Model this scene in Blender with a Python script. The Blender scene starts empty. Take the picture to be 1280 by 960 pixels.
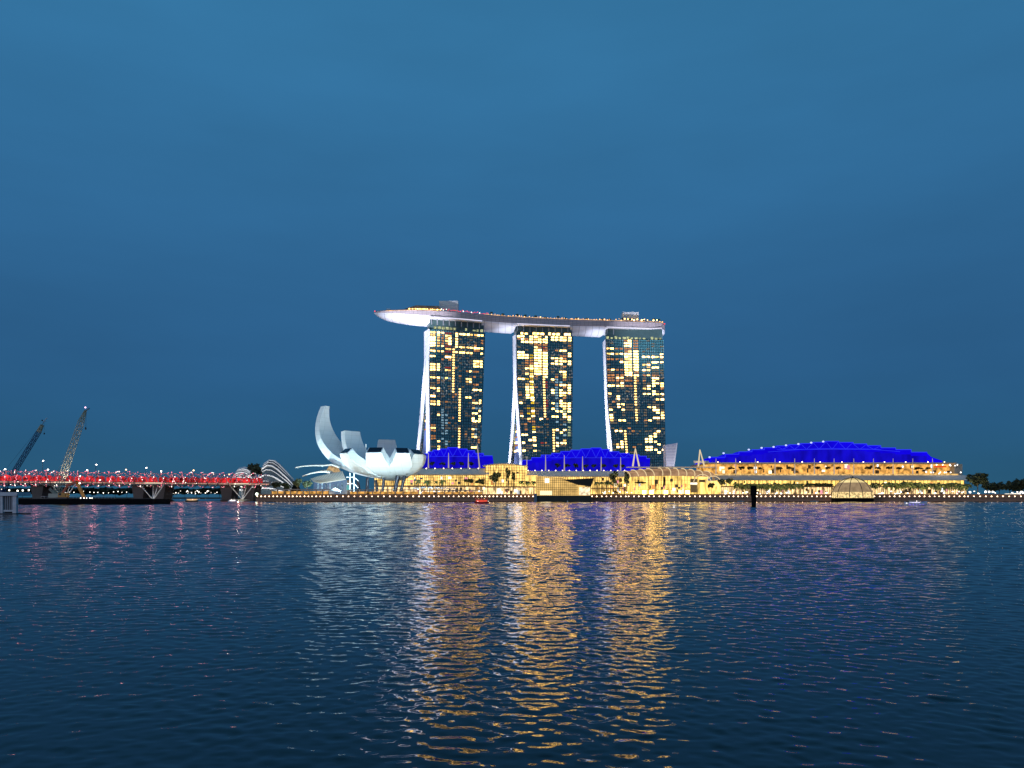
import bpy, math, random
import numpy as np
from mathutils import Vector

random.seed(7)
rng = np.random.default_rng(11)
S = bpy.context.scene
COL = S.collection
R = math.radians

# ------------------------------------------------------------------ camera
F, HY, CX, CAMZ = 967.0, 622.0, 640.0, 2.7      # focal length and horizon of the photo in its own pixels
cam_d = bpy.data.cameras.new("camera")
cam = bpy.data.objects.new("camera", cam_d)
COL.objects.link(cam)
cam.location = (0, 0, CAMZ)
cam.rotation_euler = (R(90), 0, 0)
cam_d.sensor_width = 36
cam_d.lens = F / 1280 * 36
cam_d.shift_y = (HY - 480) / 1280
cam_d.clip_start = 0.1
cam_d.clip_end = 20000
S.camera = cam

# ------------------------------------------------------------------ world: dusk sky
SUN_EL, SUN_ROT = -3.0, 180.0
w = bpy.data.worlds.new("World")
S.world = w
w.use_nodes = True
nt = w.node_tree
nt.nodes.clear()
N, L = nt.nodes.new, nt.links.new
out = N("ShaderNodeOutputWorld")
tc = N("ShaderNodeTexCoord")
sep = N("ShaderNodeSeparateXYZ")
L(tc.outputs["Generated"], sep.inputs[0])
ramp = N("ShaderNodeValToRGB")
L(sep.outputs["Z"], ramp.inputs[0])
def lin(c):
    return tuple(((v / 255) / 12.92 if v / 255 <= .04045 else ((v / 255 + .055) / 1.055) ** 2.4) for v in c)
stops = [(0.0, (41, 88, 116)), (0.06, (41, 90, 126)), (0.15, (40, 92, 137)), (0.30, (44, 101, 147)), (0.45, (49, 112, 157)), (0.55, (51, 116, 160)), (0.8, (42, 98, 138)), (1.0, (34, 80, 116))]
cr = ramp.color_ramp
cr.interpolation = 'B_SPLINE'
while len(cr.elements) < len(stops):
    cr.elements.new(0.5)
for e, (p, c) in zip(cr.elements, stops):
    e.position = p
    e.color = (*lin(c), 1)
# thin streaks of dusk cloud
mp = N("ShaderNodeMapping")
mp.inputs["Scale"].default_value = (1.3, 1.3, 5.0)
mp.inputs["Rotation"].default_value = (0, R(14), 0)
L(tc.outputs["Generated"], mp.inputs[0])
nz = N("ShaderNodeTexNoise")
nz.inputs["Scale"].default_value = 1.7
nz.inputs["Detail"].default_value = 5
nz.inputs["Roughness"].default_value = .5
L(mp.outputs[0], nz.inputs["Vector"])
mr = N("ShaderNodeMapRange")
mr.inputs[1].default_value, mr.inputs[2].default_value = .3, .7
mr.inputs[3].default_value, mr.inputs[4].default_value = .91, 1.08
L(nz.outputs[0], mr.inputs[0])
mul = N("ShaderNodeVectorMath"); mul.operation = 'SCALE'
L(ramp.outputs[0], mul.inputs[0]); L(mr.outputs[0], mul.inputs["Scale"])
bg = N("ShaderNodeBackground")
bg.inputs[1].default_value = 1.0
L(mul.outputs[0], bg.inputs[0])
sky = N("ShaderNodeTexSky")
sky.sky_type = 'NISHITA'
sky.sun_disc = False
sky.sun_elevation = R(SUN_EL)
sky.sun_rotation = R(SUN_ROT)
bg2 = N("ShaderNodeBackground")
bg2.inputs[1].default_value = 0.06
L(sky.outputs[0], bg2.inputs[0])
add = N("ShaderNodeAddShader")
L(bg.outputs[0], add.inputs[0]); L(bg2.outputs[0], add.inputs[1])
L(add.outputs[0], out.inputs[0])

sun_d = bpy.data.lights.new("sun", 'SUN')        # the last glow of a sun that has set behind the camera
sun_d.energy = 0.5
sun_d.angle = R(20)
sun_d.color = (.88, .86, 1)
sun = bpy.data.objects.new("sun", sun_d)
sun.rotation_euler = (R(80), 0, R(-42))
COL.objects.link(sun)

S.view_settings.view_transform = 'Standard'
S.view_settings.look = 'None'
S.view_settings.exposure = 0
S.view_settings.gamma = 1
S.render.engine = 'CYCLES'
S.cycles.max_bounces = 5
S.cycles.diffuse_bounces = 2
S.cycles.glossy_bounces = 3
S.cycles.transmission_bounces = 3
S.cycles.sample_clamp_indirect = 6
S.cycles.use_denoising = True
S.cycles.caustics_reflective = False
S.cycles.caustics_refractive = False

# ------------------------------------------------------------------ helpers
def X(px, Y): return (px - CX) * Y / F
def Z(py, Y): return CAMZ + (HY - py) * Y / F
def P(px, py, Y): return Vector((X(px, Y), Y, Z(py, Y)))
def lerp(a, b, t): return a + (b - a) * t
def interp(x, pts):
    return float(np.interp(x, [p[0] for p in pts], [p[1] for p in pts]))

OFF = {}
def tag(o, label=None, cat=None, group=None, kind=None):
    if label: o["label"] = label
    if cat: o["category"] = cat
    if group: o["group"] = group
    if kind: o["kind"] = kind
    return o
def thing(name, label, cat, loc=(0, 0, 0), group=None):
    o = bpy.data.objects.new(name, None)
    o.empty_display_size = .5
    COL.objects.link(o)
    o.location = loc
    OFF[o.name] = Vector(loc)
    return tag(o, label, cat, group)

class MB:
    """collects simple shapes in world space and links them as one mesh object"""
    def __init__(s): s.v, s.f, s.m, s.k, s.sm = [], [], [], 0, []
    def face(s, pts, smooth=False):
        i = len(s.v); s.v += [tuple(p) for p in pts]
        s.f.append(tuple(range(i, i + len(pts)))); s.m.append(s.k); s.sm.append(smooth)
    def grid(s, rows, closed=False, smooth=True):
        i = len(s.v); n = len(rows[0])
        for r in rows: s.v += [tuple(p) for p in r]
        for a in range(len(rows) - 1):
            for b in range(n if closed else n - 1):
                c = (b + 1) % n
                s.f.append((i + a * n + b, i + a * n + c, i + (a + 1) * n + c, i + (a + 1) * n + b))
                s.m.append(s.k); s.sm.append(smooth)
    def box(s, x0, x1, y0, y1, z0, z1):
        p = [(x0, y0, z0), (x1, y0, z0), (x1, y1, z0), (x0, y1, z0), (x0, y0, z1), (x1, y0, z1), (x1, y1, z1), (x0, y1, z1)]
        i = len(s.v); s.v += p
        for q in ((0, 3, 2, 1), (4, 5, 6, 7), (0, 1, 5, 4), (1, 2, 6, 5), (2, 3, 7, 6), (3, 0, 4, 7)):
            s.f.append(tuple(i + a for a in q)); s.m.append(s.k); s.sm.append(False)
    def pbox(s, px0, px1, py0, py1, Y, d):       # front face given in photo pixels at depth Y, d metres deep
        s.box(X(px0, Y), X(px1, Y), Y, Y + d, Z(py1, Y), Z(py0, Y))
    def prism(s, pts, off):                       # polygon extruded by a vector
        a = [Vector(p) for p in pts]; o = Vector(off); b = [p + o for p in a]; n = len(a)
        s.face(a); s.face(b[::-1])
        for i in range(n):
            s.face([a[i], b[i], b[(i + 1) % n], a[(i + 1) % n]])
    def hexa(s, a, b):                            # two quads joined
        s.face(a); s.face(b[::-1])
        for i in range(4):
            s.face([a[i], b[i], b[(i + 1) % 4], a[(i + 1) % 4]])
    def tube(s, pts, r, n=6, r2=None, cap=True):
        pts = [Vector(p) for p in pts]; rows = []
        for i, p in enumerate(pts):
            d = (pts[min(i + 1, len(pts) - 1)] - pts[max(i - 1, 0)]).normalized()
            u = d.cross(Vector((0, 0, 1)) if abs(d.z) < .9 else Vector((0, 1, 0))).normalized(); v = d.cross(u)
            rr = r if r2 is None else lerp(r, r2, i / (len(pts) - 1))
            rows.append([p + (u * math.cos(2 * math.pi * k / n) + v * math.sin(2 * math.pi * k / n)) * rr for k in range(n)])
        s.grid(rows, True)
        if cap: s.face(rows[0][::-1]); s.face(rows[-1])
    def ball(s, c, rx, ry=None, rz=None, n=8, m=5, t0=0, t1=math.pi):
        ry = rx if ry is None else ry; rz = rx if rz is None else rz
        rows = []
        for a in range(m + 1):
            t = lerp(t0, t1, a / m)
            rows.append([(c[0] + rx * math.sin(t) * math.cos(2 * math.pi * k / n), c[1] + ry * math.sin(t) * math.sin(2 * math.pi * k / n), c[2] + rz * math.cos(t)) for k in range(n)])
        s.grid(rows, True)
    def build(s, name, mats, parent=None, loc=None):
        off = OFF[parent.name] if parent is not None else Vector(loc or (0, 0, 0))
        me = bpy.data.meshes.new(name)
        me.from_pydata([(a - off.x, b - off.y, c - off.z) for a, b, c in s.v], [], s.f)
        for m in (mats if isinstance(mats, (list, tuple)) else [mats]): me.materials.append(m)
        me.polygons.foreach_set("material_index", s.m)
        me.polygons.foreach_set("use_smooth", s.sm)
        o = bpy.data.objects.new(name, me)
        COL.objects.link(o)
        if parent is not None: o.parent = parent
        else: o.location = off
        OFF[o.name] = off
        return o

MATS = {}
def mat(name, color, rough=.6, metal=0, var=.15, scale=.4, spec=.5):
    if name in MATS: return MATS[name]
    m = bpy.data.materials.new(name); m.use_nodes = True
    t = m.node_tree; b = t.nodes["Principled BSDF"]
    b.inputs["Roughness"].default_value = rough; b.inputs["Metallic"].default_value = metal
    b.inputs["Specular IOR Level"].default_value = spec
    tcn = t.nodes.new("ShaderNodeTexCoord"); n = t.nodes.new("ShaderNodeTexNoise")
    n.inputs["Scale"].default_value = scale; n.inputs["Detail"].default_value = 4
    t.links.new(tcn.outputs["Object"], n.inputs["Vector"])
    r = t.nodes.new("ShaderNodeMapRange"); r.inputs[3].default_value = 1 - var; r.inputs[4].default_value = 1 + var
    t.links.new(n.outputs[0], r.inputs[0])
    mu = t.nodes.new("ShaderNodeVectorMath"); mu.operation = 'SCALE'; mu.inputs[0].default_value = color
    t.links.new(r.outputs[0], mu.inputs["Scale"]); t.links.new(mu.outputs[0], b.inputs["Base Color"])
    MATS[name] = m
    return m
def emit(name, color, k=1.0, var=0.0, scale=1.0, rand=0.0, sample=False, stretch=(1, 1, 1)):
    """emission: lamp, LED, lit interior behind glass, or light painted on a part. var: unevenness inside one; rand: from copy to copy"""
    if name in MATS: return MATS[name]
    m = bpy.data.materials.new(name); m.use_nodes = True
    t = m.node_tree; t.nodes.clear()
    o = t.nodes.new("ShaderNodeOutputMaterial"); e = t.nodes.new("ShaderNodeEmission")
    e.inputs[0].default_value = (*color, 1); e.inputs[1].default_value = k
    t.links.new(e.outputs[0], o.inputs[0])
    last = None
    if var:
        tcn = t.nodes.new("ShaderNodeTexCoord"); mp = t.nodes.new("ShaderNodeMapping"); mp.inputs["Scale"].default_value = stretch
        n = t.nodes.new("ShaderNodeTexNoise"); n.inputs["Scale"].default_value = scale; n.inputs["Detail"].default_value = 3
        t.links.new(tcn.outputs["Object"], mp.inputs[0]); t.links.new(mp.outputs[0], n.inputs["Vector"])
        r = t.nodes.new("ShaderNodeMapRange"); r.inputs[1].default_value = .3; r.inputs[2].default_value = .7
        r.inputs[3].default_value = k * (1 - var); r.inputs[4].default_value = k * (1 + var)
        t.links.new(n.outputs[0], r.inputs[0]); last = r.outputs[0]
    if rand:
        oi = t.nodes.new("ShaderNodeObjectInfo"); r2 = t.nodes.new("ShaderNodeMapRange")
        r2.inputs[3].default_value = 1 - rand; r2.inputs[4].default_value = 1 + rand
        t.links.new(oi.outputs["Random"], r2.inputs[0])
        mm = t.nodes.new("ShaderNodeMath"); mm.operation = 'MULTIPLY'
        t.links.new(r2.outputs[0], mm.inputs[0])
        if last: t.links.new(last, mm.inputs[1])
        else: mm.inputs[1].default_value = k
        last = mm.outputs[0]
    if last: t.links.new(last, e.inputs[1])
    if not sample: m.cycles.emission_sampling = 'NONE'
    MATS[name] = m
    return m
def spot(parent, loc, target, power, color, angle, blend=.6, size=1.0):
    d = bpy.data.lights.new("floodlight", 'SPOT')
    d.energy = power; d.color = color; d.spot_size = R(angle); d.spot_blend = blend; d.shadow_soft_size = size
    o = bpy.data.objects.new("floodlight", d); COL.objects.link(o)
    o.location = Vector(loc) - OFF[parent.name]; o.parent = parent
    o.rotation_euler = (Vector(target) - Vector(loc)).to_track_quat('-Z', 'Y').to_euler()
    return o

WHITE = mat("white_paint", (.8, .8, .8), .45, var=.05)
STEEL = mat("grey_steel", (.35, .36, .38), .45, .3)
DARK = mat("dark_metal", (.02, .022, .028), .5)
BLACK = mat("black_hull", (.004, .004, .005), .8, spec=.1)
CONC = mat("concrete", (.32, .31, .28), .8, var=.25)
CANOPY = mat("zinc_canopy", (.62, .58, .53), .6, 0, scale=.1)
WARMLED = emit("warm_lamp", (1, .72, .42), 5, rand=.35)
QUAYLED = emit("quay_lamp_glow", (1, .64, .36), 9, rand=.35, sample=True)
WHITELED = emit("white_lamp", (1, .92, .8), 4, rand=.3)
BLUE_GLOW = emit("roof_blue_glow", (.006, .002, .74), 1.0, var=.22, scale=.06)  # blue lamplight on the roof, put in as emission
BLUE_GLOW_LOW = emit("wall_blue_glow", (.007, .004, .54), 1.0, var=.35, scale=.09, stretch=(1.6, 1, .7))  # dimmer copy for the lower wall, its light painted in too
BLUE_EDGE_GLOW = emit("edge_blue_glow", (.035, .05, 1.0), 1.0)  # lighter edge and truss lines, blue light put into emission
BLUE_WHITE = emit("white_edge_lamp", (.45, .5, 1), 1.6)
GLASS_YEL = emit("lit_mall_glass", (1, .62, .17), 1.4, var=.75, scale=.32, sample=True, stretch=(1.4, 1, .5))
GLASS_GOLD = emit("lit_atrium_glass", (1, .65, .16), 1.5, var=.7, scale=.28, sample=True, stretch=(1.4, 1, .4))
TERRACE_GLOW = emit("terrace_wall_glow", (1, .48, .11), .9, var=.85, scale=.25, sample=True)  # terrace light painted into the back wall as emission
SHOP = emit("lit_shopfront", (1, .66, .30), 1.35, var=.98, scale=.55, sample=True, stretch=(1, 1, .35))
MULLION = mat("bronze_mullion", (.12, .08, .04), .5)

# ------------------------------------------------------------------ water
def make_water():
    d = [3.0]
    while d[-1] < 520: d.append(d[-1] * 1.0031)
    while d[-1] < 1400: d.append(d[-1] * 1.02)
    d = np.array(d, np.float32)
    t = np.linspace(-1.1, 1.1, 1250).astype(np.float32)
    nw = 420
    lam = np.exp(rng.uniform(np.log(.12), np.log(80), nw)).astype(np.float32)
    th = rng.normal(0.18, .75, nw).astype(np.float32)
    kx = (2 * np.pi / lam * np.sin(th)).astype(np.float32); ky = (2 * np.pi / lam * np.cos(th)).astype(np.float32)
    ph = rng.uniform(0, 6.283, nw).astype(np.float32)
    V = np.empty((len(d), len(t), 3), np.float32)
    for i, y in enumerate(d):
        c = .0031 * y if y < 520 else .02 * y
        lo, hi = max(.13, 4.0 * c), max(1.0, 22 * c)
        wt = np.clip((np.log(lam) - np.log(lo)) / .45, 0, 1) * np.clip((np.log(hi) - np.log(lam)) / .9, 0, 1)
        wt *= (lam / hi) ** -.12
        sel = wt > 0
        slope = wt[sel] / math.sqrt(.5 * float((wt[sel] ** 2).sum())) * RMS(y)
        amp = slope * lam[sel] / (2 * np.pi)
        x = (t * y).astype(np.float32)
        g = .5 + .5 * np.sin(x * .021 + .6 * math.sin(y * .031) + y * .012) * np.cos(y * .027 - x * .009)   # gusts: rougher and calmer patches
        h = (np.sin(np.outer(x, kx[sel]) + (ky[sel] * y + ph[sel])) * amp).sum(1)
        V[i, :, 0], V[i, :, 1], V[i, :, 2] = x, y, h * (.68 + .62 * g)
        for (xa, ya, xb, yb, wd) in ((30, 97, 62, 77, .7), (12, 62, 58, 47, .45), (-60, 150, -10, 128, 1.2), (60, 190, 150, 160, 1.5), (-20, 34, 6, 30, .25)):   # glassy tracks left by boats
            v_ = (y - (ya + (x - xa) * (yb - ya) / (xb - xa))) / wd
            e_ = np.clip((x - xa) / 8, 0, 1) * np.clip((xb - x) / 8, 0, 1)
            V[i, :, 2] *= 1 - .8 * e_ * np.exp(-v_ * v_)
    nr, nc = len(d), len(t)
    idx = np.arange(nr * nc, dtype=np.int32).reshape(nr, nc)
    q = np.stack([idx[:-1, :-1], idx[:-1, 1:], idx[1:, 1:], idx[1:, :-1]], -1).reshape(-1)
    me = bpy.data.meshes.new("water")
    me.vertices.add(nr * nc); me.vertices.foreach_set("co", V.reshape(-1))
    nf = len(q) // 4
    me.loops.add(len(q)); me.loops.foreach_set("vertex_index", q)
    me.polygons.add(nf); me.polygons.foreach_set("loop_start", np.arange(0, len(q), 4, dtype=np.int32))
    me.polygons.foreach_set("use_smooth", np.ones(nf, bool))
    me.update(calc_edges=True)
    m = bpy.data.materials.new("bay_water"); m.use_nodes = True
    b = m.node_tree.nodes["Principled BSDF"]
    b.inputs["Base Color"].default_value = (.001, .004, .007, 1)
    b.inputs["Roughness"].default_value = .03
    b.inputs["IOR"].default_value = 1.33
    b.inputs["Specular IOR Level"].default_value = .5
    # capillary ripples finer than the modelled waves: slopes of a noise height field
    t_ = m.node_tree; Nn, Ll = t_.nodes.new, t_.links.new
    geo = Nn("ShaderNodeNewGeometry"); mp = Nn("ShaderNodeMapping"); mp.inputs["Scale"].default_value = (2.2, 3.4, 0)
    Ll(geo.outputs["Position"], mp.inputs[0])
    def h(off):
        va = Nn("ShaderNodeVectorMath"); va.operation = 'ADD'; va.inputs[1].default_value = off; Ll(mp.outputs[0], va.inputs[0])
        n_ = Nn("ShaderNodeTexNoise"); n_.noise_dimensions = '2D'; n_.inputs["Scale"].default_value = 1.5; n_.inputs["Detail"].default_value = 1.5; Ll(va.outputs[0], n_.inputs["Vector"]); return n_.outputs[0]
    e_ = .08; h0, hx, hy = h((0, 0, 0)), h((e_, 0, 0)), h((0, e_, 0))
    cb = Nn("ShaderNodeCombineXYZ")
    for k_, hh in enumerate((hx, hy)):
        sb = Nn("ShaderNodeMath"); sb.operation = 'SUBTRACT'; Ll(h0, sb.inputs[0]); Ll(hh, sb.inputs[1])
        ml = Nn("ShaderNodeMath"); ml.operation = 'MULTIPLY'; ml.inputs[1].default_value = (.16, .24)[k_]; Ll(sb.outputs[0], ml.inputs[0]); Ll(ml.outputs[0], cb.inputs[k_])
    ad = Nn("ShaderNodeVectorMath"); ad.operation = 'ADD'; Ll(geo.outputs["Normal"], ad.inputs[0]); Ll(cb.outputs[0], ad.inputs[1])
    nm = Nn("ShaderNodeVectorMath"); nm.operation = 'NORMALIZE'; Ll(ad.outputs[0], nm.inputs[0]); Ll(nm.outputs[0], b.inputs["Normal"])
    me.materials.append(m)
    o = bpy.data.objects.new("water", me); COL.objects.link(o)
    tag(o, kind="structure")
def RMS(y): return lerp(.068, .056, min(1, max(0, y - 9) / 40))
make_water()

# ------------------------------------------------------------------ land
QY = 478.0
GZ = 2.9
land = MB(); land.box(X(322, QY), X(1330, QY) + 400, QY + 1.2, 1700, -3, GZ)
tag(land.build("quay_ground", mat("paving", (.16, .13, .11), .8, var=.3, scale=.2)), kind="structure")
far = MB(); far.box(-2600, -190, 1380, 4500, -2, 3.0); far.box(-190, 3000, 1701, 4500, -2, 3.0)
tag(far.build("far_bank", mat("far_bank_soil", (.03, .035, .03), .9)), kind="structure")
wl = thing("seawall", "long brown stepped quay wall with a dark waterline under a row of lamps", "wall", (0, QY, 0))
b = MB(); b.box(X(320, QY), X(1330, QY), QY, QY + 1.2, -3, 2.2); b.build("wall_face", mat("brown_stone", (.46, .24, .15), .8, var=.4, scale=.6), wl)
b = MB(); b.box(X(320, QY), X(1330, QY), QY - .55, QY + 1.4, 2.204, 2.75); b.build("coping", mat("coping_stone", (.34, .22, .14), .8), wl)
b = MB(); b.box(X(320, QY), X(1330, QY), QY - .25, QY - .004, -.6, .35); b.build("waterline_band", BLACK, wl)
b = MB(); b.box(X(320, QY), X(1330, QY), QY + 6, QY + 9, GZ - .5, 4.9); b.build("upper_step", mat("brown_step", (.38, .2, .11), .8, var=.5, scale=.5), wl)

# ------------------------------------------------------------------ hotel towers
def glass_facade_mat():
    m = bpy.data.materials.new("tower_glass"); m.use_nodes = True
    t = m.node_tree; b = t.nodes["Principled BSDF"]; Nn, Ll = t.nodes.new, t.links.new
    tcn = Nn("ShaderNodeTexCoord"); br = Nn("ShaderNodeTexBrick")
    mp = Nn("ShaderNodeMapping"); mp.inputs["Rotation"].default_value = (R(90), 0, 0)
    Ll(tcn.outputs["Object"], mp.inputs[0]); Ll(mp.outputs[0], br.inputs["Vector"])
    br.offset = 0; br.inputs["Scale"].default_value = 1
    br.inputs["Brick Width"].default_value = 2.45; br.inputs["Row Height"].default_value = 3.02
    br.inputs["Mortar Size"].default_value = .28; br.inputs["Mortar Smooth"].default_value = .2
    br.inputs["Color1"].default_value = (.045, .17, .195, 1); br.inputs["Color2"].default_value = (.075, .235, .255, 1)
    br.inputs["Mortar"].default_value = (.006, .008, .01, 1)
    Ll(br.outputs["Color"], b.inputs["Base Color"])
    b.inputs["Roughness"].default_value = .18; b.inputs["IOR"].default_value = 1.8
    # city lights reflected in the glass, painted as faint glowing cells
    sp = Nn("ShaderNodeSeparateXYZ"); Ll(tcn.outputs["Object"], sp.inputs[0])
    def cell(o, s):
        a = Nn("ShaderNodeMath"); a.operation = 'DIVIDE'; Ll(o, a.inputs[0]); a.inputs[1].default_value = s
        f = Nn("ShaderNodeMath"); f.operation = 'FLOOR'; Ll(a.outputs[0], f.inputs[0]); return f.outputs[0]
    cb = Nn("ShaderNodeCombineXYZ"); Ll(cell(sp.outputs[0], 1.22), cb.inputs[0]); Ll(cell(sp.outputs[2], 1.51), cb.inputs[2])
    wn = Nn("ShaderNodeTexWhiteNoise"); Ll(cb.outputs[0], wn.inputs[0])
    n = Nn("ShaderNodeTexNoise"); n.inputs["Scale"].default_value = .035; n.inputs["Detail"].default_value = 3
    mp2 = Nn("ShaderNodeMapping"); mp2.inputs["Scale"].default_value = (.6, 1, 2.2); Ll(tcn.outputs["Object"], mp2.inputs[0]); Ll(mp2.outputs[0], n.inputs["Vector"])
    pw = Nn("ShaderNodeMath"); pw.operation = 'POWER'; Ll(wn.outputs[0], pw.inputs[0]); pw.inputs[1].default_value = 7
    r = Nn("ShaderNodeMapRange"); r.inputs[1].default_value = .42; r.inputs[2].default_value = .68; r.inputs[4].default_value = .5; Ll(n.outputs[0], r.inputs[0])
    mu = Nn("ShaderNodeMath"); mu.operation = 'MULTIPLY'; Ll(pw.outputs[0], mu.inputs[0]); Ll(r.outputs[0], mu.inputs[1])
    ml = Nn("ShaderNodeMath"); ml.operation = 'SUBTRACT'; ml.inputs[0].default_value = 1; Ll(br.outputs["Fac"], ml.inputs[1])
    mu2 = Nn("ShaderNodeMath"); mu2.operation = 'MULTIPLY'; Ll(mu.outputs[0], mu2.inputs[0]); Ll(ml.outputs[0], mu2.inputs[1])
    cm = Nn("ShaderNodeMix"); cm.data_type = 'RGBA'; cm.inputs[6].default_value = (.55, .75, .8, 1); cm.inputs[7].default_value = (1, .62, .35, 1)
    Ll(wn.outputs["Color"], cm.inputs[0])
    Ll(cm.outputs[2], b.inputs["Emission Color"]); Ll(mu2.outputs[0], b.inputs["Emission Strength"])
    m.cycles.emission_sampling = 'NONE'
    return m
TGLASS = glass_facade_mat()
FIN = mat("white_fin_cladding", (.78, .78, .8), .5, var=.06)
WIN = {
    'W': emit("window_warm", (1, .56, .15), 8.0, var=.55, scale=.7, rand=.85),
    'o': emit("window_orange", (1, .40, .13), .62, var=.5, scale=.6, rand=.4),
    'r': emit("window_red", (.75, .09, .07), .40, var=.4, rand=.5),
    'b': emit("window_blue", (.45, .75, .95), .55, var=.6, scale=.8, rand=.6),
    'y': emit("yellow_reflection", (1, .62, .02), 1.0, var=.4, rand=.4),  # yellow reflections in the glass, painted as glowing panes
    'g': emit("window_green", (.75, .8, .42), .6, var=.7, scale=.8, rand=.4),
    'w': emit("window_stair", (1, .55, .15), 5.0, rand=.3),
    'd': emit("dim_wash", (.62, .45, .28), .26, var=.5, scale=.8, rand=.7)}  # painted reflection wash, also added fill to brighten the facade

T1 = """WWWrr.WWWWWWWW
WWoWW.W.......
WWoWW.W......o
WWoWW.W......o
WWooW.W.......
WWWrr.WWWWWWWW
...WWw.....oo.
WWWrrwWWWWW..W
.....w........
W..WWw........
..o.ow.....WWW
.....w.....WWW
WW...w.....WWW
WW.rrw........
WW.WWw...oWoo.
.....w........
.....w........
WWbWbw...WW...
.o...w...WW...
.o...w.....oo.
.....w........
WW...w.w...WWW
.W...w.w......
.......w......
W......w.WW...
.......w...o.W
WW.....w...WWW
WW.....w......
.......w...Wbb
..b....w.....W
..b....w...WW.
.Wbb...w.....W
..b....w...W.W
..bb...w...WWW
..bb..........
o.b...........
W.b....w...Wb.
o..b...w......
..bb...w...Wb.
o......w...WW.
o.b....w......
.W.b...w......
...b...w......
.W.....w...WW.
.W.....w......""".split("\n")
T1C = [(215, 280), (300, 335), (352, 383), (398, 434), (437, 472), (488, 515), (520, 551), (568, 603), (606, 641), (658, 691), (699, 732), (748, 783), (786, 822), (833, 862)]
T2 = """WW.WWW.WWWWWW
oWoWWWWWWWWWW
.WWWWWWW.....
....oooo....o
....Woro.....
....WWoo.oWW.
WW..WWWW....W
WWWyWWWW...oW
WWWyWWWWWWWo.
...oWWWW.WWWW
..o.WWWWWWW.W
...WWWWW...o.
..WWWWWW.....
...yWWWW..WW.
..WWWWWW.ddW.
...Wo.wW.o.W.
WWyy..w.Wb.o.
...W..wr.bb..
..Wy..wr..WWW
..WW..wr.b.oW
..WW..w.WbW.W
..WW..w.WbWWW
..Wy..w..bWW.
..WW..w..b...
...W..wr..W..
W..y..wrWbWWW
......wr.bWWW
..yy..w.Wb.WW
...W..w..WWgW
..yy..w....W.
W..W..w.WW.WW
..W..W......W
..oo.....b..g
...........b.
...y........g
...y....wW.Wg
...W....w.W.g
WW......w..bg
...W....wb...
..WW....w..W.
W....r..wWWW.
...W....wW...
........w....
W..W....w....""".split("\n")
T2C = [(158, 197), (203, 241), (248, 291), (303, 347), (358, 401), (404, 447), (463, 490), (492, 521), (563, 601), (612, 650), (668, 703), (708, 751), (770, 808)]
T3 = """....oWoo.....
....WWoo.....
....WWoo.....
WWoooooo.....
....oWWW.....
WWWWWWWW....W
....WWWWWWWWW
ooooWWWW.....
...WWWWW..WWW
....WWWWWW...
....WWWW.WWW.
oWooWWWWWWdd.
dd..WWoo..d..
ooooWWWWoWoo.
ooWWddwd..WWd
oooooowoo.Wd.
...W..wd..WWW
WWWWoow.dWW.W
..d...w.WW..o
......w...W..
W.....w.WWWWW
..W...w......
..W...w....WW
......w......
d.WWddwd.dd.d
d.Wddddd.WWd.
W..Wddwdd.WWd
......wd...WW
W.....w.....W
W.....w...WWW
W.WW..w.oW...
.............
.............
.............
.WWw.......W.
...w......W..
...w.....WW..
...w....WW...
..Ww....WWW..
.WWw.......W.
.WWw....WW...
...w....WWW.W
...w.......W.""".split("\n")
T3C = [(122, 162), (168, 207), (226, 262), (278, 317), (333, 376), (379, 422), (443, 470), (473, 502), (548, 587), (600, 641), (663, 701), (704, 746), (764, 803)]

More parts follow.
